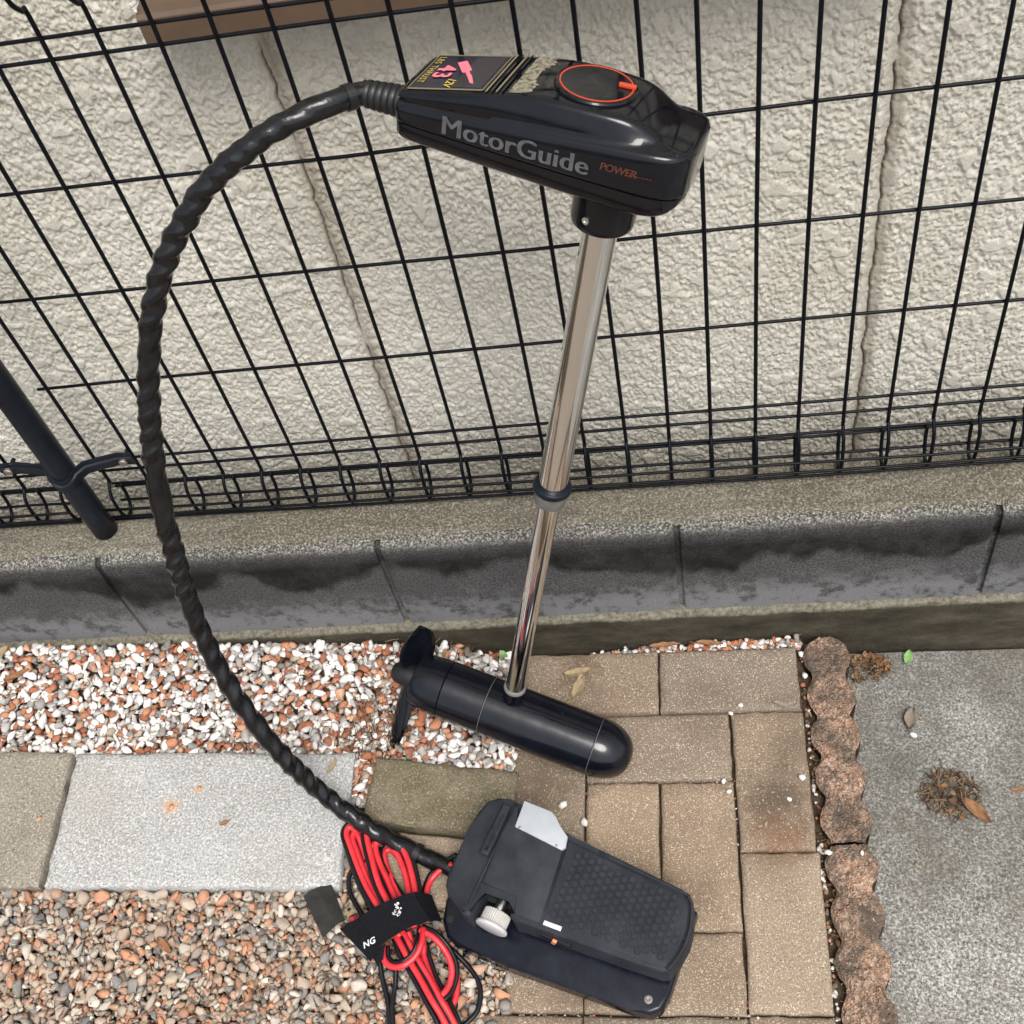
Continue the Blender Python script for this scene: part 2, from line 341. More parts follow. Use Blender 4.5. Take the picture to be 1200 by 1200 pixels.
c = b.mix(b.ramp(b.noise(320, 3, .7), [(.50, 0), (.64, .8)]), c, (.52, .47, .36)); c = b.mix(b.ramp(b.noise(280, 3, .7, b.map(loc=(4, 2, 1))), [(.52, 0), (.66, .8)]), c, (.11, .09, .06))
b.col(c); b.bump(b.noise(300, 4, .7), .8, .003); MAT['tan_stone'] = b.m
b = NB('edging_red_concrete', .95, 0, .25); g = b.n('ShaderNodeNewGeometry').outputs['Position']
c = b.ramp(b.vor(360, 'Color', g), [(.15, (.13, .095, .075)), (.4, (.28, .165, .105)), (.65, (.38, .24, .165)), (.9, (.48, .37, .28))])
c = b.mix(b.ramp(b.noise(15, 6, .7, g), [(.40, 0), (.60, .85)]), c, (.070, .058, .046))
c = b.mix(b.ramp(b.noise(300, 2, .6, b.map(loc=(1, 7, 1), co=g)), [(.62, 0), (.70, .7)]), c, (.50, .46, .38))
b.col(c); b.bump(b.math('ADD', b.vor(360, 'Distance', g), b.noise(90, 4, .7, g)), .8, .0035); MAT['edging'] = b.m
b = NB('slab_concrete', .93, 0, .25); g = b.n('ShaderNodeNewGeometry').outputs['Position']; px, py, pz = b.sep(g)
wear = b.ramp(b.math('ADD', b.noise(5, 5, .6, g), b.math('MULTIPLY', py, -.30)), [(.42, 0), (.68, 1)])
c = b.mix(wear, (.120, .115, .098), (.245, .238, .215))
c = b.mix(b.math('MULTIPLY', b.ramp(b.noise(270, 4, .8, g), [(.49, 0), (.56, 1)]), b.math('MULTIPLY_ADD', wear, .70, .22)), c, (.60, .59, .55))
c = b.mix(b.ramp(b.noise(290, 4, .8, b.map(loc=(3, 8, 1), co=g)), [(.51, 0), (.59, .9)]), c, (.062, .060, .052))
c = b.mix(b.ramp(b.noise(7, 5, .6, b.map(loc=(9, 2, 4), co=g)), [(.50, 0), (.70, .5)]), c, (.13, .108, .078))
c = b.mix(b.ramp(b.noise(2.6, 4, .6, b.map(loc=(1, 5, 4), co=g)), [(.42, 0), (.62, .45)]), c, (.10, .092, .072))
b.col(c); b.bump(b.noise(230, 4, .75, g), .8, .0035); MAT['slab'] = b.m
b = NB('soil', 1.0, 0, .1); px, py, pz = b.sep(); far = b.ramp(b.math('ADD', b.math('MULTIPLY', py, -1.), b.math('MULTIPLY', b.noise(3, 3), .3)), [(.85, 0), (1.0, 1)])
b.col(b.mix(far, b.ramp(b.noise(60, 6, .7), [(.3, (.035, .024, .016)), (.7, (.10, .075, .05))]), b.ramp(b.noise(45, 6, .7), [(.3, (.16, .135, .105)), (.7, (.34, .29, .235))]))); b.bump(b.noise(120, 5), 1., .006); MAT['soil'] = b.m
b = NB('stone_mixed', .8, 0, .35); a = b.n('ShaderNodeAttribute', attribute_name='col').outputs['Color']
c = b.mix(b.ramp(b.noise(160, 5, .7), [(.35, 0), (.75, .35)]), a, b.mix(1., a, (.55, .45, .36), 'MULTIPLY'))
c = b.mix(b.ramp(b.noise(420, 3, .6), [(.60, 0), (.72, .3)]), c, (.62, .58, .52))
b.col(c); b.bump(b.noise(260, 4, .65), .5, .0022); MAT['stone'] = b.m
plain('pebble_white', (.66, .64, .61), .6, nz=.2, nscale=160, bump=.4)
b = NB('dead_leaf', .8, 0, .3); b.col(b.ramp(b.noise(70, 5, .7), [(.3, (.16, .075, .035)), (.7, (.34, .18, .09))])); b.bump(b.noise(200, 4), .6, .002); MAT['leaf_brown'] = b.m
b = NB('pale_leaf', .8, 0, .3); b.col(b.ramp(b.noise(70, 5, .7), [(.3, (.23, .17, .095)), (.7, (.37, .29, .17))])); b.bump(b.noise(200, 4), .6, .002); MAT['leaf_tan'] = b.m
b = NB('grey_leaf', .8, 0, .3); b.col(b.ramp(b.noise(70, 5, .7), [(.3, (.16, .13, .095)), (.7, (.27, .23, .18))])); MAT['leaf_grey'] = b.m
b = NB('green_leaf', .5, 0, .4); b.col(b.ramp(b.noise(60, 4, .7), [(.3, (.16, .30, .10)), (.7, (.26, .42, .17))])); MAT['leaf_green'] = b.m
b = NB('litter', .9, 0, .2); a = b.n('ShaderNodeAttribute', attribute_name='col').outputs['Color']; b.col(a); MAT['litter'] = b.m

# ------------------------------------------------------------------ levels of the place
def zp(x, y): return .0106 * x + .0362 * y                       # paved plane, falls gently to the viewer
def sstep(a, b_, t):
    t = np.clip((t - a) / (b_ - a), 0, 1); return t * t * (3 - 2 * t)
def zg(x, y):                                                    # top of the gravel: climbs to the left, heaped at the wall
    x = np.asarray(x, float); y = np.asarray(y, float)
    heap = .045 * sstep(-.40, -.56, x) * sstep(-.11, .03, y)
    return zp(x, y) + .1 * np.maximum(0, -.42 - x) + heap
def wz(x): return .0715 - .017 * x                               # foot of the block course

# ground sheet
xs = np.array([-25, -8, -3] + list(np.linspace(-1.6, .6, 90)) + [2, 8, 25.]); ys = np.array([-25, -8, -3] + list(np.linspace(-1.3, .03, 70)) + [.1, .3, 2, 8, 25.])
X, Y = np.meshgrid(xs, ys, indexing='ij')
Xc = np.clip(X, -1.6, .6); Yc = np.clip(Y, -1.3, .06)
Z = np.where(Xc > -.405, zp(Xc, Yc) - .013, zg(Xc, Yc) - .024)
Z = np.where(Xc > .05, zp(Xc, Yc) - .14, Z); Z = np.where((Yc > .02) & (Xc > -.4), Z - .03, Z)
mk_np('ground', np.stack([X, Y, Z], -1).reshape(-1, 3), grid_faces(len(xs), len(ys)), MAT['soil'], smooth=True, kind='structure')

# ------------------------------------------------------------------ house wall: rough stucco
house = empty('house_wall', (-.3, .24, -.1), label='cream rough stucco house wall with two cracked vertical joints behind the black fence', cat='house')
def inv_loc(o): return Vector(o.matrix_world.translation) if False else Vector(o.location)
def put(o, parent):                                               # parent without moving (parent has location only)
    o.parent = parent; o.matrix_parent_inverse = Matrix.Translation(-Vector(parent.location)); return o
st = .0015
xs = np.arange(-1.36, .46, st); zs = np.arange(.02, 1.06, st)
def oct_(c, sd): return vnoise(xs, zs * .64, c * .45, sd)
def warp_noise(c, sd):                                            # lumps with irregular, unaligned outlines
    a = oct_(c, sd); b1 = oct_(c * .61, sd + 100); return a * .6 + b1 * .4
H = (warp_noise(.0105, 1) - .5) * .0040 + (warp_noise(.0072, 2) - .5) * .0040 + (oct_(.0054, 3) - .5) * .0026
rid = np.abs(warp_noise(.0085, 4) - .5) * 2
H = H - .0022 * np.clip(1 - rid * 2.4, 0, 1) ** 2                 # creases between lumps
H = np.where(H > .0009, .0009 + (H - .0009) * .22, H)             # trowelled-flat tops
XX, ZZ = np.meshgrid(xs, zs, indexing='ij')
rr = np.random.default_rng(5)
for _ in range(1150):                                              # larger smooth islands
    cx, cz = rr.uniform(-1.36, .46), rr.uniform(.02, 1.06); a, c_ = rr.uniform(.004, .0125), rr.uniform(.0035, .009); an = rr.uniform(0, 3.14)
    i0, i1 = np.searchsorted(xs, (cx - .022, cx + .022)); j0, j1 = np.searchsorted(zs, (cz - .022, cz + .022))
    if i1 - i0 < 3 or j1 - j0 < 3: continue
    dx = XX[i0:i1, j0:j1] - cx; dz = ZZ[i0:i1, j0:j1] - cz
    u = (dx * math.cos(an) + dz * math.sin(an)) / a; v = (-dx * math.sin(an) + dz * math.cos(an)) / c_
    q = u * u + v * v + .35 * np.sin(3 * np.arctan2(v, u) + an * 5) * np.sqrt(u * u + v * v)
    m_ = np.clip((1.15 - q) * 3, 0, 1); H[i0:i1, j0:j1] = H[i0:i1, j0:j1] * (1 - m_) + (.0016 + rr.uniform(-.0003, .0006)) * m_
CRK = np.zeros_like(H)
for gx, wd, dp, rim in ((.101, .0100, .0034, .0016), (-.5525, .0065, .0018, .0008)):
    wob = (vnoise(np.array([0., .1]), zs, .05, int(abs(gx) * 1000))[0] - .5) * .0015
    d = XX - gx - wob[None, :]
    g_ = np.exp(-np.clip(np.abs(d) / wd, 0, 5) ** 4)
    H = H * (1 - .65 * g_) - dp * g_
    H += rim * np.exp(-((d + wd * 1.15) / .005) ** 2)
    jag = np.cumsum(rr.normal(0, .00035, len(zs))); jag -= np.convolve(jag, np.ones(60) / 60, 'same'); jag += (vnoise(np.array([0., .1]), zs, .02, 77)[0] - .5) * .0030
    cr = np.exp(-((d - jag[None, :]) / .00115) ** 2) * np.clip((vnoise(xs, zs, .03, 31) - .2) * 6, 0, 1); H -= .008 * cr; CRK = np.maximum(CRK, cr)
V = np.stack([XX, .24 - H, ZZ], -1).reshape(-1, 3)
Fq = grid_faces(len(xs), len(zs))
put(mk_np('stucco_face', V, Fq, MAT['stucco'], smooth=True, col=np.repeat(CRK.reshape(-1, 1), 3, 1)), house)
wall_b = bmesh.new()
for (x0, x1, z0, z1) in ((-5.0, -1.36, -.3, 5.2), (.458, 5.0, -.3, 5.2), (-1.36, .458, 1.058, 5.2), (-1.36, .458, -.3, .02)):
    bmesh.ops.create_cube(wall_b, size=1., matrix=Matrix.Translation(((x0 + x1) / 2, .34, (z0 + z1) / 2)) @ Matrix.Diagonal((x1 - x0, .2, z1 - z0, 1)))
put(bm_obj('outer_wall', wall_b, MAT['stucco']), house)
# brown sill at the top
sill = empty('window_sill', (-.64, .19, .93), label='brown painted metal window sill on the stucco wall at the top left', cat='sill')
def sill_sec(x, dz): return [(x, .250, .958 + dz), (x, .178, .9465 + dz), (x, .1745, .943 + dz), (x, .1745, .917 + dz), (x, .180, .914 + dz), (x, .250, .917 + dz)]
V = sill_sec(-.640, .021) + sill_sec(.10, .021)
F = [(i, (i + 1) % 6, 6 + (i + 1) % 6, 6 + i) for i in range(6)] + [(5, 4, 3, 2, 1, 0), (6, 7, 8, 9, 10, 11)]
put(mk('sill_profile', V, F, MAT['sill']), sill)
cv = bmesh.new()
for k in range(46):
    t = random.random(); p = (-.632 + t * .085 + random.gauss(0, .003), .222 - random.random() * .012 + .018 * t * 0, .978 + random.gauss(0, .004) + .004)
    bmesh.ops.create_icosphere(cv, subdivisions=1, radius=random.uniform(.003, .007), matrix=Matrix.Translation(p) @ Matrix.Diagonal((random.uniform(.8, 1.8), .8, random.uniform(.5, 1), 1)))
for k in range(26):
    p = (-.641 + random.gauss(0, .002), random.uniform(.178, .236), random.uniform(.941, .978))
    bmesh.ops.create_icosphere(cv, subdivisions=1, radius=random.uniform(.0015, .0040), matrix=Matrix.Translation(p))
put(bm_obj('caulk_bead', cv, MAT['caulk_white'], smooth=True), sill)

# ------------------------------------------------------------------ block wall
bw = empty('block_wall', (-.36, .08, -.1), label='low grey concrete block wall with dark wet stains under the fence', cat='wall')
def block_mesh(x0, x1, seed):
    xs_ = np.linspace(x0, x1, 100)
    prof = [(.030, -.002), (.030, .05), (.030, .10), (.030, .14), (.030, .172), (.0312, .180), (.0345, .1865), (.040, .1895), (.048, .190), (.060, .190), (.130, .190), (.130, .10), (.130, 0)]
    n1 = vnoise(xs_, np.arange(len(prof)) * .01, .004, seed); n2 = vnoise(xs_, np.arange(len(prof)) * .01, .02, seed + 50)
    V = []
    for i, x in enumerate(xs_):
        e = min(x - x0, x1 - x); er = .0018 * max(0, 1 - e / .003)
        for j, (y, z) in enumerate(prof):
            k = (n1[i, j] - .5) * .0024 + (n2[i, j] - .5) * .0022 if 4 <= j <= 9 else (n1[i, j] - .5) * .0006
            V.append((x, y - k + er * (j < 6), wz(x) + z - .002 + k * (j > 4) - er * (4 < j < 10)))
    F = [tuple(r) for r in grid_faces(len(xs_), len(prof))]
    m_ = len(prof); F.append(tuple(range(m_))); F.append(tuple((len(xs_) - 1) * m_ + j for j in range(m_))[::-1])
    return V, F
BJ = [-1.762, -1.362, -.962, -.562, -.160, .2465, .647, 1.047]
for k, xj in enumerate(BJ[:-1]):
    V, F = block_mesh(xj + .0045, BJ[k + 1] - .0045, k * 3 + 1)
    o = put(mk('block', V, F, MAT['block'], smooth=True), bw); sharp(o, 50)
jb = bmesh.new()
for xj in BJ[1:-1]:
    bmesh.ops.create_cube(jb, size=1., matrix=Matrix.Translation((xj, .0845, wz(xj) + .0895)) @ Matrix.Diagonal((.0110, .093, .177, 1)))
put(bm_obj('mortar_joint', jb, MAT['block']), bw)
xs_ = np.linspace(-1.76, 1.04, 520); ys_ = np.linspace(.0, 1, 22)
X, T = np.meshgrid(xs_, ys_, indexing='ij')
fy = .046 + (vnoise(xs_, np.array([0., .01]), .05, 4)[:, :1] - .5) * .006 + (vnoise(xs_, np.array([0., .01]), .012, 9)[:, :1] - .5) * .002
Yc = fy + (.1305 - fy) * T
Zc = wz(X) + .1895 + .0028 * sstep(0, .08, T) + (vnoise(xs_, ys_, .05, 8) - .5) * .003 + (vnoise(xs_, ys_ * .085, .006, 12) - .5) * .0022
Zc[:, 0] -= .006
put(mk_np('mortar_cap', np.stack([X, Yc, Zc], -1).reshape(-1, 3), grid_faces(len(xs_), len(ys_)), MAT['cap'], smooth=True), bw)
# footing
xs_ = np.linspace(-1.76, 1.04, 420); prof = [(.019, -.25), (.0185, -.10), (.0183, -.05), (.0187, -.02), (.0190, -.008), (.0202, -.0042), (.0222, -.003), (.031, -.0027), (.13, -.003)]
nn = vnoise(xs_, np.arange(len(prof)) * .01, .006, 21); n2 = vnoise(xs_, np.arange(len(prof)) * .01, .05, 22)
V = [(x, y - (nn[i, j] - .5) * .003 - (n2[i, j] - .5) * .004, wz(x) + z + (nn[i, j] - .5) * .0022 * (j < 8) ) for i, x in enumerate(xs_) for j, (y, z) in enumerate(prof)]
F = [tuple(r) for r in grid_faces(len(xs_), len(prof))]
put(mk('footing', V, F, MAT['footing'], smooth=True), bw)

# ------------------------------------------------------------------ mesh fence
FY, FP, FX0 = .1111, .0545, .0018
HZ = [.9913, .9697, .8276, .6844, .5411, .3985, .3754]
LOOP = [(.1111, .366), (.1088, .356), (.0995, .345), (.0945, .332), (.0930, .312), (.0942, .292), (.0985, .278), (.1060, .2705), (.1150, .272), (.1220, .280), (.1262, .294), (.1275, .308), (.1275, .322)]
def loop_dz(x, z): return max(0., wz(x) + .1965 - .2675) * min(1., max(0., (.366 - z) / .0965))   # the roll rides on the mortar cap
def wire_path(x, bow):
    top = [(.1425, 1.041), (.1425, 1.058), (.137, 1.074), (.122, 1.086), (.104, 1.087), (.092, 1.076), (.088, 1.058), (.092, 1.038), (.104, 1.024), (.1111, 1.014)]
    P = [(x, y, z) for y, z in top] + [(x + bow * .5, FY, .9), (x + bow, FY, .7), (x + bow * .5, FY, .5)] + [(x, y, z + loop_dz(x, z)) for y, z in LOOP]
    return catmull(P, 3)
def fence(name, xa, xb, ids, label):
    f = empty(name, ((xa + xb) / 2, FY, .27), label=label, cat='fence', group='black wire mesh fence panels')
    for i in ids:
        x = FX0 + i * FP + random.gauss(0, .0006)
        put(tube('vertical_wire', wire_path(x, random.gauss(0, .0008)), .00245, MAT['wire'], seg=8), f)
    rows = [(FY + .0040, z) for z in HZ] + [(.1312, .3195), (.1318, .3125), (.0892, .311), (.0892, .292), (.0955, .2755), (.1265, .281), (.1462, 1.044), (.1468, 1.051), (.0845, 1.06), (.0885, 1.072)]
    for k, (y, z) in enumerate(rows):
        x0 = xa + random.uniform(-.006, .006); x1 = xb
        P = [(x0 + (x1 - x0) * t, y + random.gauss(0, .0004), z + random.gauss(0, .0005) + (loop_dz(x0 + (x1 - x0) * t, z) if z < .34 else 0)) for t in np.linspace(0, 1, 12)]
        put(tube('horizontal_wire', catmull(P, 2), .0021, MAT['wire'], seg=7), f)
    return f
fence('mesh_fence', FX0 - 17 * FP - .012, FX0 + 15 * FP, range(-17, 16), 'long black wire mesh fence panel behind the trolling motor, right of the post')
fence('mesh_fence', FX0 - 26 * FP, FX0 - 18.25 * FP, [i - .3 for i in range(-25, -17)], 'end of the next black wire mesh panel, left of the post')
post = empty('fence_post', (-.957, .085, .255), label='round black steel fence post standing on the block wall at the left', cat='post')
P = [(-.957, .085, z) for z in np.linspace(.252, 1.12, 12)]
put(tube('pole', P, .0172, MAT['post'], seg=28), post)
# clamp band
zc = .408
th = np.linspace(math.radians(200), math.radians(340), 15)
path = [(-1.055, .1015), (-1.028, .1010), (-1.005, .0955), (-.986, .0905)] + [(-.957 + .0196 * math.cos(t), .085 + .0196 * math.sin(t)) for t in th] + [(-.928, .0905), (-.909, .0955), (-.886, .1010), (-.866, .1015)]
V = []; hh = .0115
for k, (x, y) in enumerate(path):
    a = path[max(0, k - 1)]; c_ = path[min(len(path) - 1, k + 1)]; t = Vector((c_[0] - a[0], c_[1] - a[1])).normalized(); nx, ny = t.y, -t.x
    z_ = zc + .004 * math.sin(k * .4)
    for off, zz in ((0, -hh), (0, -.0045), (.0028, -.003), (.0028, .003), (0, .0045), (0, hh), (-.0022, hh), (-.0022, -hh)):
        V.append((x + nx * off, y + ny * off, z_ + zz))
F = [(k * 8 + j, k * 8 + (j + 1) % 8, k * 8 + 8 + (j + 1) % 8, k * 8 + 8 + j) for k in range(len(path) - 1) for j in range(8)] + [tuple(range(8))[::-1], tuple((len(path) - 1) * 8 + j for j in range(8))]
cl = put(mk('clamp', V, F, MAT['post']), post); sharp(cl, 40)
for x in (-1.042, -.878):
    V, F = lathe_vf([(0, .0062), (.003, .006), (.0042, .0045), (.0045, .002)], 14, (np.array([x, .0985, zc + .001]), np.array([0, -1., 0]), np.array([1., 0, 0]), np.array([0, 0, 1.])))
    put(mk('bolt', V, F, MAT['bolt_steel'], smooth=False), post)
    V, F = lathe_vf([(-.003, .003), (.02, .003)], 8, (np.array([x, .100, zc]), np.array([0, 1., 0]), np.array([1., 0, 0]), np.array([0, 0, 1.])))
    put(mk('bolt_shank', V, F, MAT['post']), post)
V, F = lathe_vf([(0, .0033), (.0012, .0033), (.002, .002)], 10, (np.array([-.9665, .0698, .2745]), np.array([-.35, -.92, 0.]), np.array([.92, -.35, 0]), np.array([0, 0, 1.])))
put(mk('rivet', V, F, MAT['silver_metal']), post)

# ------------------------------------------------------------------ paving
Uv = Vector((.99958, -.0273, .0096)).normalized(); Nv = Vector((-.0106, -.0362, .9993)).normalized(); Vv = Nv.cross(Uv).normalized()  # Vv points to the wall
PM = Matrix(((Uv.x, Vv.x, Nv.x, 0), (Uv.y, Vv.y, Nv.y, 0), (Uv.z, Vv.z, Nv.z, 0), (0, 0, 0, 1)))
pav = empty('paving', mat4=PM, kind='structure')
def slab_vf(hx, hy, th, seed, nx=20, ny=12, rough=.0009, round_=.0035, wob=.0012):
    """a cut stone: slightly uneven top with worn edges, sides and bottom"""
    xs_ = np.concatenate([[-hx], np.linspace(-hx + round_, hx - round_, nx), [hx]]); ys_ = np.concatenate([[-hy], np.linspace(-hy + round_, hy - round_, ny), [hy]])
    X, Y = np.meshgrid(xs_, ys_, indexing='ij')
    Z = (vnoise(xs_ + hx, ys_ + hy, .012, seed) - .5) * rough * 2 + (vnoise(xs_ + hx, ys_ + hy, .05, seed + 1) - .5) * rough * 2
    brd = np.zeros_like(Z); brd[0, :] = brd[-1, :] = 1; brd[:, 0] = brd[:, -1] = 1
    Z -= brd * round_ * .8
    r_ = np.random.default_rng(seed + 9)
    def edgew(n_): return (vnoise(np.linspace(0, .2, n_), np.array([0., .01]), .02, int(r_.integers(1e6)))[:, 0] - .5) * wob * 2
    X[0, :] += edgew(len(ys_)); X[-1, :] += edgew(len(ys_)); Y[:, 0] += edgew(len(xs_)); Y[:, -1] += edgew(len(xs_))
    n1, n2 = X.shape; V = np.stack([X, Y, Z], -1).reshape(-1, 3).tolist(); F = [tuple(r) for r in grid_faces(n1, n2)]
    ring = [i * n2 for i in range(n1)] + [(n1 - 1) * n2 + j for j in range(1, n2)] + [i * n2 + n2 - 1 for i in range(n1 - 2, -1, -1)] + [j for j in range(n2 - 2, 0, -1)]
    b0 = len(V); V += [(V[r][0], V[r][1], -th) for r in ring]; m_ = len(ring)
    F += [(ring[(i + 1) % m_], ring[i], b0 + i, b0 + (i + 1) % m_) for i in range(m_)]; F.append(tuple(b0 + i for i in range(m_)))
    return V, F
pl = [(-.199, -.003, 0, .098), (-.4005, -.2015, 0, .098), (-.302, -.1035, .101, .199), (-.0985, -.001, .101, .2985), (-.0985, .0015, .3015, .500), (-.2005, -.1025, .203, .4015), (-.3025, -.2045, .203, .4015),
      (-.4075, -.3065, .1015, .299), (-.302, -.1025, .4045, .502), (-.0985, .002, .503, .700), (-.302, -.1025, .5055, .603), (-.4085, -.3055, .302, .4005), (-.404, -.305, .4045, .502), (-.505, -.305, .5055, .603), (-.302, -.1025, .606, .704)]
for k, (u0, u1, v0, v1) in enumerate(pl):
    V, F = slab_vf((u1 - u0) / 2, (v1 - v0) / 2, .055, 100 + k)
    o = mk('paver', V, F, MAT['paver'], pav); sharp(o, 55)
    o.location = ((u0 + u1) / 2, -(v0 + v1) / 2, random.uniform(-.0012, .0012)); o.rotation_euler = (random.gauss(0, .003), random.gauss(0, .003), random.gauss(0, .004))

def tile_from(name, c, th, mat, seed, label, cat, rough=.0011, group=None, round_=.004, rz=None):
    """c: four corners TL TR BR BL of the top"""
    c = [Vector(p) for p in c]; ctr = sum(c, Vector()) / 4
    ux = ((c[1] - c[0]) + (c[2] - c[3])).normalized(); vy = ((c[0] - c[3]) + (c[1] - c[2])).normalized(); nz = ux.cross(vy).normalized(); vy = nz.cross(ux)
    lx = ((c[1] - c[0]).length + (c[2] - c[3]).length) / 4; ly = ((c[0] - c[3]).length + (c[1] - c[2]).length) / 4
    V, F = slab_vf(lx, ly, th, seed, int(lx * 2 / .008), int(ly * 2 / .008), rough, round_, .0016)
    o = mk(name, V, F, mat, label=label, cat=cat, group=group); sharp(o, 55)
    o.matrix_world = Matrix(((ux.x, vy.x, nz.x, ctr.x), (ux.y, vy.y, nz.y, ctr.y), (ux.z, vy.z, nz.z, ctr.z), (0, 0, 0, 1))); return o
tile_from('stepping_stone', [(-1.0415, -.1473, .0598), (-.6385, -.1496, .0237), (-.6385, -.3405, .0169), (-1.047, -.3428, .0535)], .038, MAT['granite'], 301, 'large light grey granite slab between the two gravel beds', 'stepping stone')
tile_from('stepping_stone', [(-1.452, -.1443, .0985), (-1.0475, -.1473, .0602), (-1.0560, -.3405, .0542), (-1.458, -.3407, .0945)], .038, MAT['tan_stone'], 302, 'tan stone slab at the left edge beside the grey granite slab', 'stepping stone')
tile_from('brick_paver', [(-.611, -.1514, .0191), (-.4085, -.1779, .0012), (-.4066, -.2700, -.0019), (-.6132, -.2480, .0159)], .05, MAT['paver_mossy'], 303, 'mossy greenish brick paver between the granite slab and the motor', 'brick', rough=.0018)
tile_from('brick_paver', [(-.6103, -.2565, .0085), (-.4083, -.2780, -.0075), (-.4080, -.372, -.011), (-.609, -.352, .0065)], .05, MAT['paver'], 304, 'brown brick paver half hidden under the red and black cable loops', 'brick', rough=.0018)

# scalloped edging blocks
def edging(name, ys_c, xc, label, seed, y0=None, y1=None):
    r = .0335; f0, f1 = y0, y1; y0 = y0 or ys_c[0] + r; y1 = y1 or ys_c[-1] - r; N_ = 150
    e = empty(name, (xc(sum(ys_c) / len(ys_c)), sum(ys_c) / len(ys_c), -.08), label=label, cat='edging', group='scalloped concrete edging blocks')
    yv = np.linspace(y1 + .0006, y0 - .0006, N_); tv = np.linspace(-1, 1, 26)
    wv_ = np.zeros(N_)
    for c in ys_c: wv_ = np.maximum(wv_, np.sqrt(np.maximum(0, r * r - (yv - c) ** 2)))
    inner = (yv > (ys_c[-1] if not f1 else -9)) & (yv < (ys_c[0] if not f0 else 9)); wv_ = np.where(inner, np.maximum(wv_, .0225), wv_)
    wv_ = np.convolve(np.pad(wv_, 2, mode='edge'), np.ones(5) / 5, 'valid'); wv_[-1] = wv_[-1] if f0 else .004; wv_[0] = wv_[0] if f1 else .004
    n1 = vnoise(yv + 3, tv * .03 + 1, .0065, seed); n2 = vnoise(yv + 3, tv * .03 + 1, .02, seed + 1); nr = vnoise(yv + 3, np.array([0., .01, .02]), .008, seed + 2)
    V = []; nt = len(tv)
    for i, y in enumerate(yv):
        dcl = min(abs(y - c) for c in ys_c)
        for j, t in enumerate(tv):
            w = wv_[i] * (1 + (nr[i, 0 if t < 0 else 1] - .5) * .09)
            ed = min(1 - abs(t), 1) * w; rd = .0055 * max(0, 1 - ed / .007) ** 2 + .0004 * max(0, dcl / .027 - .6) + (.007 if i in (0, N_ - 1) else 0)
            V.append((xc(y) + t * w, y, zp(xc(y), y) + .0055 - rd + (n1[i, j] - .5) * .0052 + (n2[i, j] - .5) * .005))
    F = [tuple(q) for q in grid_faces(N_, nt)]
    ring = [i * nt for i in range(N_)] + [(N_ - 1) * nt + j for j in range(1, nt)] + [i * nt + nt - 1 for i in range(N_ - 2, -1, -1)] + [j for j in range(nt - 2, 0, -1)]
    b0 = len(V); V += [(V[q][0], V[q][1], -.12) for q in ring]; m_ = len(ring)
    F += [(ring[i], ring[(i + 1) % m_], b0 + (i + 1) % m_, b0 + i) for i in range(m_)]
    put(mk('scalloped_body', V, F, MAT['edging'], smooth=True), e)
ex = lambda y: .0385 + (y + .02) * .022
edging('edging_block', [-.020, -.080, -.140, -.200, -.260], ex, 'far reddish scalloped concrete edging block touching the wall footing', 61, None, -.2900)
edging('edging_block', [-.3215, -.382, -.442, -.503, -.564], ex, 'near reddish scalloped concrete edging block at the bottom of the picture', 71, -.2912, None)

# concrete slab on the right
def zs_(x, y): return -.0535 - .045 * (x - .1) + .030 * y
xs_ = np.concatenate([np.linspace(.052, .60, 120), [1.2, 3, 6]]); ys_ = np.concatenate([[-6, -3, -1.5], np.linspace(-.9, .0135, 180)])
X, Y = np.meshgrid(xs_, ys_, indexing='ij')
Z = zs_(np.minimum(X, .9), np.maximum(Y, -1.5)) + (np.pad(vnoise(xs_[:120], ys_[3:], .05, 5), ((0, 3), (3, 0)), mode='edge') - .5) * .003 + (np.pad(vnoise(xs_[:120], ys_[3:], .006, 6), ((0, 3), (3, 0)), mode='edge') - .5) * .0008
mk_np('concrete_slab', np.stack([X, Y, Z], -1).reshape(-1, 3), grid_faces(len(xs_), len(ys_)), MAT['slab'], smooth=True, kind='structure')


# ------------------------------------------------------------------ gravel beds
def stone_templates(n, seed, planes=9):
    bm = bmesh.new(); bmesh.ops.create_icosphere(bm, subdivisions=2 if planes > 9 else 1, radius=1.)
    base = np.array([v.co[:] for v in bm.verts]); F = np.array([[v.index for v in f.verts] for f in bm.faces]); bm.free()
    r = np.random.default_rng(seed); out = []
    for _ in range(n):
        v = base.copy()
        for _p in range(planes):
            nrm = r.normal(size=3); nrm /= np.linalg.norm(nrm); d = r.uniform(.48, .84); v -= np.maximum(0, v @ nrm - d)[:, None] * nrm
        v *= np.array([r.uniform(.85, 1.25), r.uniform(.62, .9), r.uniform(.5, .78)]); out.append(v)
    return out, F
TPL, TF = stone_templates(30, 3)
def hull_templates(n, seed):
    r = np.random.default_rng(seed); out = []
    for _ in range(n):
        bm = bmesh.new(); sc_ = np.array([r.uniform(.9, 1.35), r.uniform(.6, .95), r.uniform(.42, .75)])
        for _p in range(13):
            v = r.normal(size=3); v /= np.linalg.norm(v); bm.verts.new(tuple(v * sc_ * r.uniform(.85, 1.05)))
        h = bmesh.ops.convex_hull(bm, input=bm.verts); bmesh.ops.delete(bm, geom=list({g for g in h['geom_interior'] + h['geom_unused'] if isinstance(g, bmesh.types.BMVert)}), context='VERTS')
        bmesh.ops.bevel(bm, geom=list(bm.edges), offset=.09, segments=1, affect='EDGES', profile=.5); bmesh.ops.triangulate(bm, faces=bm.faces); bmesh.ops.recalc_face_normals(bm, faces=bm.faces)
        bm.verts.index_update(); out.append((np.array([v.co[:] for v in bm.verts]), np.array([[v.index for v in f.verts] for f in bm.faces]))); bm.free()
    return out
HUL = hull_templates(36, 8)
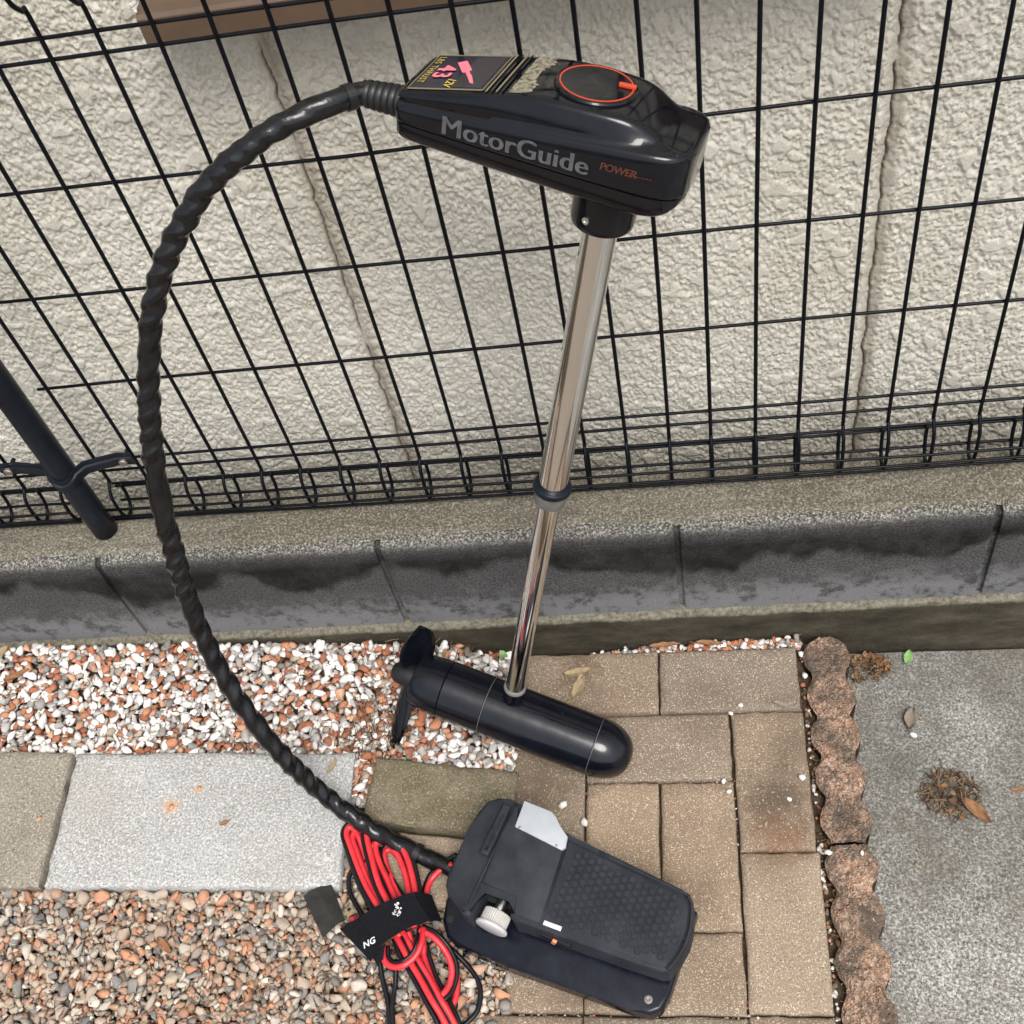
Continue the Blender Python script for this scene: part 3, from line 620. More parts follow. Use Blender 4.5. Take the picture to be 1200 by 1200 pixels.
def rot_np(r, tilt):
    a = r.uniform(0, 2 * np.pi); t = r.normal(0, tilt); p = r.normal(0, tilt)
    Rz = np.array([[math.cos(a), -math.sin(a), 0], [math.sin(a), math.cos(a), 0], [0, 0, 1]]); Rx = np.array([[1, 0, 0], [0, math.cos(t), -math.sin(t)], [0, math.sin(t), math.cos(t)]]); Ry = np.array([[math.cos(p), 0, math.sin(p)], [0, 1, 0], [-math.sin(p), 0, math.cos(p)]])
    return Ry @ Rx @ Rz
def gravel(name, x0, x1, y0, y1, count, size, colfn, ok, seed, label, cat, base=None):
    r = np.random.default_rng(seed); res = .0022
    nx = int((x1 - x0) / res) + 1; ny = int((y1 - y0) / res) + 1; hm = np.full((nx, ny), -.018); Vs = []; Fs = []; Cs = []; off = 0
    for k in range(count):
        s = size(r)
        for _ in range(4):
            best = None
            for _t in range(7):
                x = r.uniform(x0, x1); y = r.uniform(y0, y1)
                if not ok(x, y, s): continue
                i = int((x - x0) / res); j = int((y - y0) / res); w = max(1, int(s * .7 / res))
                h = hm[max(0, i - w):i + w + 1, max(0, j - w):j + w + 1].mean()
                if best is None or h < best[0]: best = (h, x, y, i, j, w)
            if best: break
        if not best: continue
        h, x, y, i, j, w = best
        if h > .002: continue
        tv, tf = HUL[r.integers(len(HUL))] if r.random() < .72 else (TPL[r.integers(len(TPL))], TF)
        tv = tv @ rot_np(r, .45).T * s
        z = h + s * .42
        g = float(zg(x, y)) if base is None else base(x, y)
        Vs.append(tv + np.array([x, y, g + z])); Fs.append(tf + off); off += len(tv)
        c = np.array(colfn(r, x, y)); Cs.append(np.tile(c, (len(tv), 1)))
        a = hm[max(0, i - w):i + w + 1, max(0, j - w):j + w + 1]; np.maximum(a, z + s * .22, out=a)
    return mk_np(name, np.concatenate(Vs), np.concatenate(Fs), MAT['stone'], smooth=False, col=np.concatenate(Cs), kind='stuff', label=label, cat=cat)
def in_tile(x, y, s):
    if -1.46 < x < -.642 + .004 and -.340 < y < -.150 and y < -.150 + 0: return True
    if -.612 < x < -.4 and (-.150 - (x + .611) * .13 - .126 + .006) < y - .0 < (-.154 - (x + .611) * .13): return y > -.30
    if -.610 < x < -.408 and -.365 < y < -.262: return True
    if x > -.412 and y < .0075: return True
    if x > -.425 and y < -.49 : return True
    return False
def ok_upper(x, y, s): return (not in_tile(x, y, s)) and y < .012 and (y > -.165 or (x > -.66 and y > -.215 and x < -.60)) and (x > -.42 or y < .012)
def col_upper(r, x, y):
    u = r.random(); j = r.uniform(.82, 1.12)
    if u < .50: c = (.78, .755, .72) if r.random() < .7 else (.66, .63, .60)
    elif u < .60: c = (.40, .385, .36)
    elif u < .90: c = [(.37, .14, .07), (.45, .20, .11), (.31, .12, .065), (.52, .29, .18)][r.integers(4)]
    else: c = [(.22, .215, .20), (.36, .30, .23), (.28, .26, .24)][r.integers(3)]
    return [min(.85, q * j) for q in c]
def col_lower(r, x, y):
    j = r.uniform(.85, 1.30)
    c = [(.36, .285, .22), (.42, .345, .275), (.30, .235, .18), (.46, .41, .35), (.22, .205, .185), (.42, .215, .13), (.43, .275, .19), (.33, .185, .115), (.50, .45, .385), (.19, .18, .17), (.33, .275, .22), (.40, .33, .255)][r.integers(12)]
    return [min(.8, q * j) for q in c]
gravel('white_and_red_gravel', -1.42, -.40, -.23, .016, 4600, lambda r: r.uniform(.0058, .0098) if r.random() < .9 else r.uniform(.0095, .012), col_upper, ok_upper, 5,
       'bed of white and terracotta gravel along the foot of the block wall', 'gravel')
gravel('beige_gravel', -1.42, -.40, -.58, -.25, 9000, lambda r: r.uniform(.0040, .0086) if r.random() < .90 else r.uniform(.0086, .0135), col_lower,
       lambda x, y, s: (not in_tile(x, y, s)) and (y < -.345 or (-.642 < x < -.61 and y < -.25) or (-.61 < x < -.41 and y < -.365)), 6,
       'bed of mixed beige and grey gravel at the bottom left', 'gravel')
gravel('joint_gravel', -.40, .085, -.018, .014, 330, lambda r: r.uniform(.0038, .0072), col_upper, lambda x, y, s: y < .012 and y > .0035 - .027 * x and (x < .003 or y < -.03), 8,
       'thin line of white and red gravel between pavers and footing', 'gravel', base=lambda x, y: zp(x, y) + .004)
# bits of gravel caught in the paver joints and between pavers and edging
def col_joint(r, x, y):
    return [(.62, .60, .56), (.34, .14, .07), (.25, .15, .09), (.14, .10, .07), (.5, .47, .42)][r.integers(5)]
r = np.random.default_rng(44); Vs = []; Fs = []; Cs = []; off = 0
spots = [(r.uniform(-.30, -.105), -.2012, .0024) for _ in range(20)] + [(-.3035 + r.normal(0, .0012), r.uniform(-.38, -.21), .0026) for _ in range(22)] + [(-.101, r.uniform(-.30, -.20), .0018) for _ in range(8)] \
    + [(r.uniform(-.40, 0), -.5045, .0026) for _ in range(46)] + [(-.1005, r.uniform(-.52, -.46), .0026) for _ in range(8)] + [(.0045 + r.normal(0, .0012), r.uniform(-.62, -.005), r.uniform(.0025, .0048)) for _ in range(120)] + [(r.uniform(-.20, -.11), -.0995, .0016) for _ in range(8)]
for u, v, s in spots:
    q = PM @ Vector((u, v, 0)); tv = TPL[r.integers(len(TPL))] @ rot_np(r, .5).T * s * r.uniform(.7, 1.3)
    Vs.append(tv + np.array([q.x, q.y, q.z - .0065 + r.normal(0, .0012)])); Fs.append(TF + off); off += len(tv); Cs.append(np.tile(np.array(col_joint(r, 0, 0)), (len(tv), 1)))
mk_np('joint_grit', np.concatenate(Vs), np.concatenate(Fs), MAT['stone'], smooth=True, col=np.concatenate(Cs), kind='stuff', label='grit and small stones caught in the joints of the tan pavers', cat='grit')

# loose pebbles lying on the pavers
def pebble(p, s, seed, label, mat='pebble_white', base=None, name='pebble', flat=.75):
    r = np.random.default_rng(seed); v = TPL[seed % len(TPL)] @ rot_np(r, .2).T; v = v * np.array([1, 1, flat]) * s
    zb = base if base is not None else zp(p[0], p[1]); v[:, 2] -= v[:, 2].min()
    o = mk(name, v, TF, MAT[mat], smooth=True, label=label, cat='pebble', group='loose pebbles'); o.location = (p[0], p[1], zb + .0003); return o
pebble((-.3413, -.224), .0085, 11, 'white pebble on the paver above the silver plate of the foot pedal')
pebble((-.3121, -.2506), .0085, 12, 'white pebble in the paver joint right of the silver pedal plate')
pebble((-.1036, -.1002), .0050, 13, 'small upright white pebble at the corner where three pavers meet')
pebble((-.0885, -.0892), .0075, 14, 'white pebble on the top right paver just above its lower joint')
pebble((.0050, -.0466), .0070, 15, 'white pebble wedged between top right paver and the edging', base=-.004)
pebble((-.1141, -.2141), .0062, 16, 'white chip below the pebble-filled joint in the middle of the pavers')
pebble((-.0162, -.1991), .0078, 17, 'oblong white pebble at the right edge of the stained paver')
pebble((-.0363, -.2282), .0055, 18, 'white chip on the dark brown stain of the right paver')
pebble((.0045, -.3024), .0085, 19, 'pale grey pebble in the gap beside the edging seam', base=-.012)
pebble((.0469, -.3063), .0046, 20, 'white pebble on top of the near edging block', base=zp(.047, -.306) + .0045)
pebble((.0035, -.012), .0065, 21, 'white pebble by the first lobe of the edging', base=-.003)
pebble((.1470, -.1180), .0075, 22, 'white pebble beside a grey leaf on the concrete slab', base=zs_(.147, -.118))
pebble((-.1209, -.1992), .0050, 23, 'rightmost round white pebble in the horizontal paver joint', base=-.009)
pebble((.121, -.302), .0042, 24, 'pinkish pebble on the concrete slab right of the edging seam', 'leaf_tan', base=zs_(.121, -.302))

# ------------------------------------------------------------------ leaves and litter
def leaf(p, L, wd, rz, mat, label, curl=.25, tilt=(0, 0), seed=1, base=0., name='dead_leaf', stem=True):
    r = np.random.default_rng(seed); n = 12; m_ = 7; V = []; F = []
    for sgn, dz in ((0, 0), (1, -.0005)):
        for i in range(n):
            t = i / (n - 1); w = wd * (math.sin(math.pi * min(1, t * .97 + .02)) ** .75) * (1 - .25 * t)
            for j in range(m_):
                q = j / (m_ - 1) * 2 - 1
                z = curl * wd * (q * q) + curl * L * .35 * (t - .5) ** 2 + (math.sin(i * 1.7 + seed) * math.cos(j * 1.3 + seed)) * .0012 * (L / .03)
                V.append(((t - .5) * L, q * w * .5 + math.sin(t * 4 + seed) * wd * .06, z + dz))
    N0 = n * m_; g = grid_faces(n, m_)
    F = [tuple(x[::-1]) for x in g] + [tuple(x + N0) for x in g]
    edge = [i * m_ for i in range(n)] + [(n - 1) * m_ + j for j in range(1, m_)] + [i * m_ + m_ - 1 for i in range(n - 2, -1, -1)] + [j for j in range(m_ - 2, 0, -1)]
    F += [(edge[i], edge[(i + 1) % len(edge)], edge[(i + 1) % len(edge)] + N0, edge[i] + N0) for i in range(len(edge))]
    o = empty(name, label=label, cat='leaf', group='fallen leaves')
    o.matrix_world = Matrix.Translation((p[0], p[1], base + .0022)) @ Matrix.Rotation(rz, 4, 'Z') @ Matrix.Rotation(tilt[0], 4, 'X') @ Matrix.Rotation(tilt[1], 4, 'Y')
    mk('blade', V, F, MAT[mat], o, True)
    if stem: tube('stem', [(-L * .5, 0, .0005), (-L * .62, L * .03, .001), (-L * .74, L * .02, .002)], .0005, MAT[mat], o, 5)
    return o
leaf((-.3182, -.0440), .044, .017, 1.25, 'leaf_tan', 'lower tan leaf scrap on the paver beside the motor shaft', .2, seed=2, base=zp(-.318, -.042), stem=False)
leaf((-.3190, -.0225), .042, .016, .15, 'leaf_tan', 'upper tan leaf scrap on the paver beside the motor shaft', .25, seed=3, base=zp(-.319, -.0225), stem=False)
leaf((.1603, .0020), .024, .015, 1.1, 'leaf_green', 'fresh green leaf on the concrete slab against the footing', .2, seed=4, base=zs_(.16, .002) + .003, name='green_leaf')
leaf((.1485, -.0950), .034, .020, 1.2, 'leaf_grey', 'curled grey dead leaf on the concrete slab', .35, seed=5, base=zs_(.148, -.095))
leaf((.2110, -.2330), .046, .018, -.85, 'leaf_brown', 'orange brown dead leaf at the edge of the twig clump', .35, (.2, 0), seed=6, base=zs_(.211, -.233) + .004)
leaf((.2721, -.2018), .020, .007, .1, 'leaf_brown', 'small orange leaf scrap at the right edge of the slab', .2, seed=7, base=zs_(.272, -.2018), stem=False)
leaf((-.0250, -.0935), .040, .010, -.32, 'leaf_grey', 'slim grey leaf lying across paver and edging', .2, seed=8, base=zp(-.02, -.093) + .001)
leaf((-1.155, -.0320), .040, .012, .45, 'leaf_brown', 'brown dead leaf on the white and red gravel at the left', .3, seed=9, base=float(zg(-1.155, -.032)) + .004)
leaf((-1.185, -.0040), .036, .022, .7, 'leaf_tan', 'pale tan leaf on the white and red gravel at the far left', .2, seed=10, base=float(zg(-1.185, -.004)) + .004)
leaf((-.1900, .0065), .046, .010, .05, 'leaf_brown', 'brown leaf lying in the gap between right pavers and footing', .3, seed=12, base=.010)
leaf((-.1250, .0060), .040, .010, -.1, 'leaf_brown', 'curled brown leaf in the gap near the top right paver', .3, seed=13, base=.010)
leaf((-.8062, -.2544), .015, .008, .5, 'leaf_brown', 'tiny orange leaf on the grey granite slab', .2, seed=14, base=.0385, stem=False)
leaf((-.6660, -.1700), .024, .009, 1.2, 'leaf_tan', 'tan leaf scrap on the granite slab beside the black hose', .2, seed=15, base=.0265, stem=False)
leaf((-.8651, -.4156), .032, .012, -.8, 'leaf_brown', 'reddish leaf on the beige gravel below the granite slab', .2, seed=16, base=float(zg(-.865, -.4156)) + .003, stem=False)
leaf((-1.112, -.375), .034, .016, -.5, 'leaf_brown', 'reddish brown leaf at the left edge of the beige gravel', .2, seed=17, base=float(zg(-1.112, -.375)) + .003, stem=False)
def litter(name, p, rx, ry, h, n, seed, label, zf, leaves=0, thick=.0005, cols=((.075, .045, .026), (.15, .095, .052), (.04, .028, .020), (.24, .17, .10))):
    r = np.random.default_rng(seed); Vs = []; Fs = []; Cs = []; off = 0
    for k in range(n):
        a = r.uniform(0, 6.28); q = math.sqrt(r.random()); x = p[0] + rx * q * math.cos(a); y = p[1] + ry * q * math.sin(a); L = r.uniform(.008, .026); d = r.uniform(0, 6.28)
        z0 = zf(x, y) + h * (1 - q) * r.random() + .0008; b_ = r.normal(0, .3)
        P = [(x - math.cos(d) * L / 2, y - math.sin(d) * L / 2, z0), (x + b_ * L * .1, y + r.normal(0, .1) * L, z0 + r.uniform(0, .003)), (x + math.cos(d + b_) * L / 2, y + math.sin(d + b_) * L / 2, z0 + r.uniform(-.001, .003))]
        v, f = tube_vf(P, thick * r.uniform(.6, 1.5), 4, False); f = np.array(f); Vs.append(v); Fs.append(f + off); off += len(v); Cs.append(np.tile(np.array(cols[r.integers(len(cols))]), (len(v), 1)))
    for k in range(leaves):
        a = r.uniform(0, 6.28); q = math.sqrt(r.random()); x = p[0] + rx * q * math.cos(a); y = p[1] + ry * q * math.sin(a); L = r.uniform(.007, .016); W_ = L * r.uniform(.3, .6)
        g = np.array([[i / 4 - .5, j / 3 - .5, 0] for i in range(5) for j in range(4)]); g[:, 1] *= np.sin(np.pi * (g[:, 0] * .9 + .5)) + .1; g[:, 2] = g[:, 1] ** 2 * 1.3 + r.normal(0, .05, 20); g *= np.array([L, W_, L * .5])
        v = g @ rot_np(r, .6).T + np.array([x, y, zf(x, y) + .002 + h * (1 - q) * r.random()]); v2 = v - np.array([0, 0, .0004]); f = grid_faces(5, 4)
        Vs += [v, v2]; Fs += [f + off, f[:, ::-1] + off + 20]; off += 40; Cs.append(np.tile(np.array([(.24, .125, .06), (.17, .085, .042), (.11, .06, .034), (.30, .20, .115)][r.integers(4)]), (40, 1)))
    mk_np(name, np.concatenate(Vs), np.concatenate(Fs), MAT['litter'], smooth=False, col=np.concatenate(Cs), kind='stuff', label=label, cat='litter')
litter('twig_litter', (.182, -.205), .040, .034, .014, 240, 1, 'clump of brown twigs and roots on the concrete slab', zs_, 14)
litter('leaf_litter', (.098, -.014), .036, .022, .008, 60, 2, 'brown leaf litter between edging and footing', lambda x, y: -.048, 70)
litter('needle_litter', (-.612, -.100), .050, .055, .008, 190, 3, 'brown needle litter on the gravel behind the mossy brick', lambda x, y: float(zg(x, y)) + .003, 6, .0004)
litter('dry_grass_litter', (-.425, -.395), .030, .05, .005, 70, 4, 'dry grass bits on the gravel beside the foot pedal', lambda x, y: float(zg(x, y)) + .003, 2, .0004)
litter('stalk_litter', (-.55, .0), .12, .022, .003, 50, 9, 'thin straw stalks on the gravel near the propeller', lambda x, y: float(zg(x, y)) + .004, 4, .0004)
litter('joint_litter', (.006, -.33), .006, .28, .002, 60, 5, 'dead leaf bits in the gap between pavers and edging', lambda x, y: zp(x, y) - .008, 60)
litter('twig_scatter', (-.33, -.215), .045, .035, .001, 9, 6, 'a few pale stalks on the paver above the pedal', zp, 0, .0003, ((.42, .33, .2),))
weed = empty('weed', (-.4293, .006, .0), label='tiny bright green weed sprout behind the motor shaft', cat='weed')
for k in range(6):
    a = k * 1.05 + (k % 2) * .45; V = []
    for i in range(5):
        t = i / 4
        for q in (-1, 1): V.append((math.cos(a) * t * (.006 + .0015 * (k % 3)) - math.sin(a) * q * .0034 * math.sin(math.pi * (t * .9 + .05)), math.sin(a) * t * (.006 + .0015 * (k % 3)) + math.cos(a) * q * .0034 * math.sin(math.pi * (t * .9 + .05)), .008 + t * .003 + k * .0008))
    V += [(x, y, z - .0004) for x, y, z in V]
    F = [(2 * i, 2 * i + 1, 2 * i + 3, 2 * i + 2) for i in range(4)] + [(10 + 2 * i + 2, 10 + 2 * i + 3, 10 + 2 * i + 1, 10 + 2 * i) for i in range(4)]
    mk('leaflet', V, F, MAT['leaf_green'], weed, True)
# chips and flakes of orange stone on the granite slab
for k, (x, y, s, lb) in enumerate([(-.8887, -.229, .0062, 'flat orange stone smear near the middle of the granite slab'), (-.8539, -.2011, .0050, 'small orange chip above the smear on the granite slab'), (-1.075, -.246, .0055, 'orange chip on the tan stone slab')]):
    pebble((x, y), s, 30 + k, lb, 'chip_orange', base=float(zg(x, y)) + .0135, name='stone_chip', flat=.25)

# ------------------------------------------------------------------ trolling motor (local axes: x along the motor, z up the shaft)
MO = np.array([-.4078, -.1161, .0583]); Mx = np.array([.92056, -.33482, -.20115]); My = np.array([.29694, .93446, -.19649]); Mz = np.array([.25375, .12116, .95965])
MM = Matrix(((Mx[0], My[0], Mz[0], MO[0]), (Mx[1], My[1], Mz[1], MO[1]), (Mx[2], My[2], Mz[2], MO[2]), (0, 0, 0, 1)))
tm = empty('trolling_motor', mat4=MM, label='black electric trolling motor with steel shaft leaning on the fence', cat='trolling motor')
XA = (np.zeros(3), np.array([1., 0, 0]), np.array([0, 1., 0]), np.array([0, 0, 1.]))
R0 = .0415
nose = [(.1262, R0 * .97), (.1266, R0)] + [(.1266 + .052 * math.sin(t), R0 * math.cos(t) ** .82) for t in np.linspace(.1, 1.5, 16)] + [(.1788, .001)]
lathe('nose_cone', nose, MAT['motor_black'], tm, 48, XA, 60)
lathe('motor_body', [(-.0334, R0 * .975), (-.0330, R0), (.1246, R0), (.1252, R0 * .985), (.1255, R0 * .97)], MAT['motor_black'], tm, 48, XA, 30)
lathe('motor_collar', [(-.0962, R0 * .975), (-.0955, R0 * .998), (-.0348, R0 * 1.0), (-.0340, R0 * .985)], MAT['motor_black'], tm, 48, XA, 30)
lathe('tail_cone', [(-.1425, .022), (-.1425, .033), (-.1412, .0362), (-.134, .0385), (-.118, .0405), (-.0975, R0 * .995), (-.0968, R0 * .975)], MAT['motor_black'], tm, 48, XA, 40)
for xx, rr_ in ((.1259, R0 + .0004), (-.0336, R0 + .0003)):
    lathe('seam_ring', [(xx - .0003, rr_ - .004), (xx - .0003, rr_), (xx + .0003, rr_), (xx + .0003, rr_ - .004)], MAT['collar_grey'], tm, 48, XA, 30)
# propeller
prop = lathe('propeller', [(-.180, .002), (-.178, .010), (-.172, .0150), (-.150, .0185), (-.1428, .0190)], MAT['matte_black'], tm, 28, XA, 50)
def blade(ang, L, tw, skew, c0=.026):
    n = 14; m_ = 7; V = []; F = []
    er = np.array([0, math.cos(ang), math.sin(ang)]); et = np.array([0, -math.sin(ang), math.cos(ang)]); ex_ = np.array([1., 0, 0])
    for sg in (1, -1):
        for i in range(n):
            t = i / (n - 1); r_ = .014 + (L - .014) * t; ch = c0 * (math.sqrt(max(.02, 1 - (2 * t - .95) ** 2 * .95)) * .9 + .1); a = tw * (1 - .35 * t)
            cd = et * math.cos(a) + ex_ * math.sin(a); cn = -et * math.sin(a) + ex_ * math.cos(a)
            for j in range(m_):
                q = j / (m_ - 1) * 2 - 1; th_ = .0020 * (1 - q * q) * (1 - .6 * t) + .0005
                V.append(er * r_ + ex_ * (-.154) + cd * (q * ch + skew * t * t) + cn * (sg * th_ + .006 * q * q))
    g = grid_faces(n, m_); N0 = n * m_
    F = [tuple(x) for x in g] + [tuple(x[::-1] + N0) for x in g]
    edge = [i * m_ for i in range(n)] + [(n - 1) * m_ + j for j in range(1, m_)] + [i * m_ + m_ - 1 for i in range(n - 2, -1, -1)] + [j for j in range(m_ - 2, 0, -1)]
    F += [(edge[i], edge[i] + N0, edge[(i + 1) % len(edge)] + N0, edge[(i + 1) % len(edge)]) for i in range(len(edge))]
    return mk('blade', V, F, MAT['gloss_black'], prop, True)
blade(math.radians(62), .080, -.80, .004, .029); blade(math.radians(242), .126, -1.02, .002, .019)
# shaft
lathe('shaft_socket', [(.030, .0150), (.0385, .0150), (.042, .0142), (.0615, .0138)], MAT['gloss_black'], tm, 32)
lathe('socket_ring', [(.0615, .0140), (.0620, .0152), (.0640, .0154), (.0655, .0146), (.0656, .0130)], MAT['collar_grey'], tm, 32)
lathe('lower_tube', [(.060, .0127), (.445, .0127)], MAT['steel'], tm, 48)
lathe('upper_tube', [(.452, .0100), (.452, .0165), (.800, .0165)], MAT['steel'], tm, 48)
dc = lathe('depth_collar', [(.4270, .0130), (.4270, .0166), (.4300, .0180), (.4450, .0198), (.4470, .0198)], MAT['collar_grey'], tm, 40)
lathe('collar_ring', [(.4462, .0170), (.4464, .0200), (.4485, .0219), (.4515, .0224), (.4545, .0217), (.4560, .0200), (.4556, .0172)], MAT['post'], dc, 40, deg=70)
lathe('head_collar', [(.7950, .0170), (.7950, .0275), (.7970, .0292), (.802, .0298), (.846, .0302)], MAT['gloss_black'], tm, 40)
V, F = lathe_vf([(0, .0036), (.0012, .0036), (.0013, .0018), (.0004, .0012)], 14, (np.array([-.0085, -.0286, .8090]), np.array([-.28, -.96, 0]), np.array([.96, -.28, 0]), np.array([0, 0, 1.])))
mk('set_screw', V, F, MAT['silver_metal'], tm)
# head housing: lofted sections
_ipc = {}
def ip(t, pts):                                                   # softened interpolation, ends kept
    k = id(pts)
    if k not in _ipc:
        g = np.linspace(pts[0][0], pts[-1][0], 1200); v = np.interp(g, [p[0] for p in pts], [p[1] for p in pts]); dg = g[1] - g[0]
        sg = np.clip(np.minimum(g - g[0], g[-1] - g) * .30, 1e-5, .0075); out = np.empty_like(v)
        for i in range(len(g)):
            w_ = np.exp(-.5 * ((g - g[i]) / max(sg[i], dg * .3)) ** 2); out[i] = (w_ * v).sum() / w_.sum()
        _ipc[k] = (g, out)
    g, out = _ipc[k]; return float(np.interp(t, g, out))
HW = [(-.190, .0405), (-.1885, .0435), (-.184, .0458), (-.172, .0470), (-.10, .0500), (-.04, .0520), (.03, .0525), (.044, .0520), (.054, .0500), (.062, .0460), (.0675, .0410), (.0710, .0350), (.0725, .0290)]
HT = [(-.190, .0355), (-.184, .0385), (-.11, .0420), (-.06, .0420), (-.02, .0425), (.010, .0400), (.030, .0350), (.040, .0330), (.050, .0390), (.060, .0400), (.068, .0350), (.0725, .0250)]
HS = [(-.190, .8835), (-.186, .8870), (-.108, .9065), (-.075, .9140), (-.052, .9172), (-.02, .9180), (.006, .9178), (.018, .9165), (.028, .9125), (.038, .9060), (.045, .9018), (.050, .9004), (.0670, .8996), (.0710, .8985), (.0725, .8965)]
HR = [(-.190, .8770), (-.10, .8850), (.0, .8945), (.045, .8985), (.066, .8985), (.0725, .8955)]
HB = [(-.190, .8455), (-.180, .8425), (.040, .8385), (.054, .8400), (.065, .8460), (.0725, .8560)]
def hsec(t):
    w, wt, st_, sr, sb = ip(t, HW), ip(t, HT), ip(t, HS), ip(t, HR), ip(t, HB); sm = max(.8605, sb + .006)
    h = [(0, sb), (w * .5, sb), (w * .80, sb), (w - .0055, sb + .0012), (w - .0028, sb + .0045), (w - .0018, sm - .0012), (w - .0030, sm - .0008), (w - .0030, sm + .0002), (w - .0006, sm + .0008), (w, sm + .0025), (w + .0004, (sm + sr) / 2), (w, sr - .0045), (w - .0008, sr - .0018),
         (w - .0030, sr + .0004), (w - .0055, sr + .0012 + .03 * (st_ - sr)), (w * .55 + wt * .45 - .002, sr + .22 * (st_ - sr) + .001), (wt + .0028, st_ - .0048 * min(1, (st_ - sr) / .01)), (wt + .0003, st_ - .0014 * min(1, (st_ - sr) / .01)), (wt - .0030, st_), (wt * .8, st_ + .0002), (wt * .4, st_ + .0005), (0, st_ + .0006)]
    return h
ts = sorted(set(list(np.linspace(-.190, .0725, 56)) + [p[0] for p in HW + HS + HT]))
V = []; secs = [hsec(t) for t in ts]; nh = len(secs[0]); ring = 2 * nh - 2
for t, h in zip(ts, secs):
    V += [(t, -a, b_) for a, b_ in h] + [(t, a, b_) for a, b_ in h[-2:0:-1]]
F = [(i * ring + j, i * ring + (j + 1) % ring, (i + 1) * ring + (j + 1) % ring, (i + 1) * ring + j) for i in range(len(ts) - 1) for j in range(ring)]
F += [tuple(range(ring))[::-1], tuple((len(ts) - 1) * ring + j for j in range(ring))]
head = mk('head_housing', V, F, MAT['gloss_black'], tm); sharp(head, 58)
def top_z(t): return ip(t, HS) + .0006
def patch(name, m0, m1, n0, n1, mat, dz, parent=head, nm=14, nn=4, edge=None):
    """thin plate following the top of the head"""
    V = []; F = []; g = grid_faces(nm, nn)
    for k in (dz, dz - .0009):
        for i in range(nm):
            for j in range(nn):
                t = m0 + (m1 - m0) * i / (nm - 1); nv = n0 + (n1 - n0) * j / (nn - 1)
                if edge and i == nm - 1: t += edge(j / (nn - 1))
                V.append((t, nv, top_z(t) + k))
    N0 = nm * nn; F = [tuple(x) for x in g] + [tuple(x[::-1] + N0) for x in g]
    e = [i * nn for i in range(nm)] + [(nm - 1) * nn + j for j in range(1, nn)] + [i * nn + nn - 1 for i in range(nm - 2, -1, -1)] + [j for j in range(nn - 2, 0, -1)]
    F += [(e[(i + 1) % len(e)], e[i], e[i] + N0, e[(i + 1) % len(e)] + N0) for i in range(len(e))]
    return mk(name, V, F, mat, parent)
lab = patch('label_plate', -.1815, -.1140, -.0355, .0355, MAT['label'], .0005)
patch('hatch_field', -.1440, -.1170, -.0325, .0325, MAT['hatch'], .0008, lab)
for a, b_, c, d in ((-.1823, -.1132, -.0363, -.0354), (-.1823, -.1132, .0354, .0363), (-.1823, -.1815, -.0363, .0363), (-.1140, -.1132, -.0363, .0363)): patch('label_border', a, b_, c, d, MAT['print_gold'], .0009, lab)
for k in range(4): patch('trim_bar', -.1105 + k * .0046, -.1090 + k * .0046, -.0385, .0385, MAT['print_gold'] if k % 2 == 0 else MAT['gloss_black'], .0014)
rj = np.random.default_rng(3); jag = rj.uniform(-.003, .003, 40)
patch('torn_decal', -.0905, -.0755, -.0370, .0370, MAT['torn'], .0008, nn=34, edge=lambda q: jag[int(q * 33)] + .004 * math.sin(q * 9))
patch('torn_edge', -.0635, -.0626, -.0370, .0370, MAT['white_metal'], .0006, nn=34, nm=2, edge=None) if False else None
def text(name, body, size, mapf, mat, parent, shear=0., bold=0., space=1.0, align='LEFT', smear=0.):
    cu = bpy.data.curves.new(name, 'FONT'); cu.body = body; cu.size = size; cu.shear = shear; cu.offset = bold; cu.space_character = space; cu.align_x = align; cu.resolution_u = 3
    to = bpy.data.objects.new(name, cu); COL.objects.link(to); bpy.context.view_layer.update()
    me = bpy.data.meshes.new_from_object(to.evaluated_get(bpy.context.evaluated_depsgraph_get())); bpy.data.objects.remove(to); bpy.data.curves.remove(cu)
    bm = bmesh.new(); bm.from_mesh(me); bmesh.ops.triangulate(bm, faces=bm.faces)
    bmesh.ops.subdivide_edges(bm, edges=[e for e in bm.edges if e.calc_length() > size * .5], cuts=2)
    if smear:                                                     # heavier strokes: the same letters again, a hair to the side
        d2 = bmesh.ops.duplicate(bm, geom=bm.verts[:] + bm.edges[:] + bm.faces[:])
        for v in [g for g in d2['geom'] if isinstance(g, bmesh.types.BMVert)]: v.co.x += smear; v.co.z += .0001
    for v in bm.verts: z_ = v.co.z; p_ = Vector(mapf(v.co.x, v.co.y)); v.co = p_ + Vector((0, -z_, z_))
    bm.to_mesh(me); bm.free(); me.name = name; me.materials.clear(); me.materials.append(mat)
    return link(name, me, mat, parent)
def side(x0, s0, sl, xs_c=1.0):
    def f(x, y):
        t = x0 + x * xs_c; return (t, -(ip(t, HW) + .0008), s0 + y + sl * x)
    return f
text('lettering', 'MotorGuide', .0240, side(-.1450, .8640, .022, 1.10), MAT['print_grey'], head, bold=.0, space=1.02, smear=.0013)
text('lettering', 'POWER', .0098, side(.0000, .8755, .03), MAT['print_faint_red'], head, shear=.15, bold=.0001, space=.92, smear=.0005)
for k in range(7):
    t = .0255 + k * .0030; mk('small_print', [(t, -(ip(t, HW) + .0008), .8775 + k * .0001), (t + .0022, -(ip(t, HW) + .0008), .8776 + k * .0001), (t + .0021, -(ip(t, HW) + .0008), .8784 + k * .0001 + (k % 3) * .0002), (t, -(ip(t, HW) + .0008), .8783 + k * .0001)], [(0, 1, 2, 3)], MAT['print_faint_red'], head)
def topmap(m0, n0, dz=.0013):
    return lambda x, y: (m0 + y, n0 - x, top_z(m0 + y) + dz)
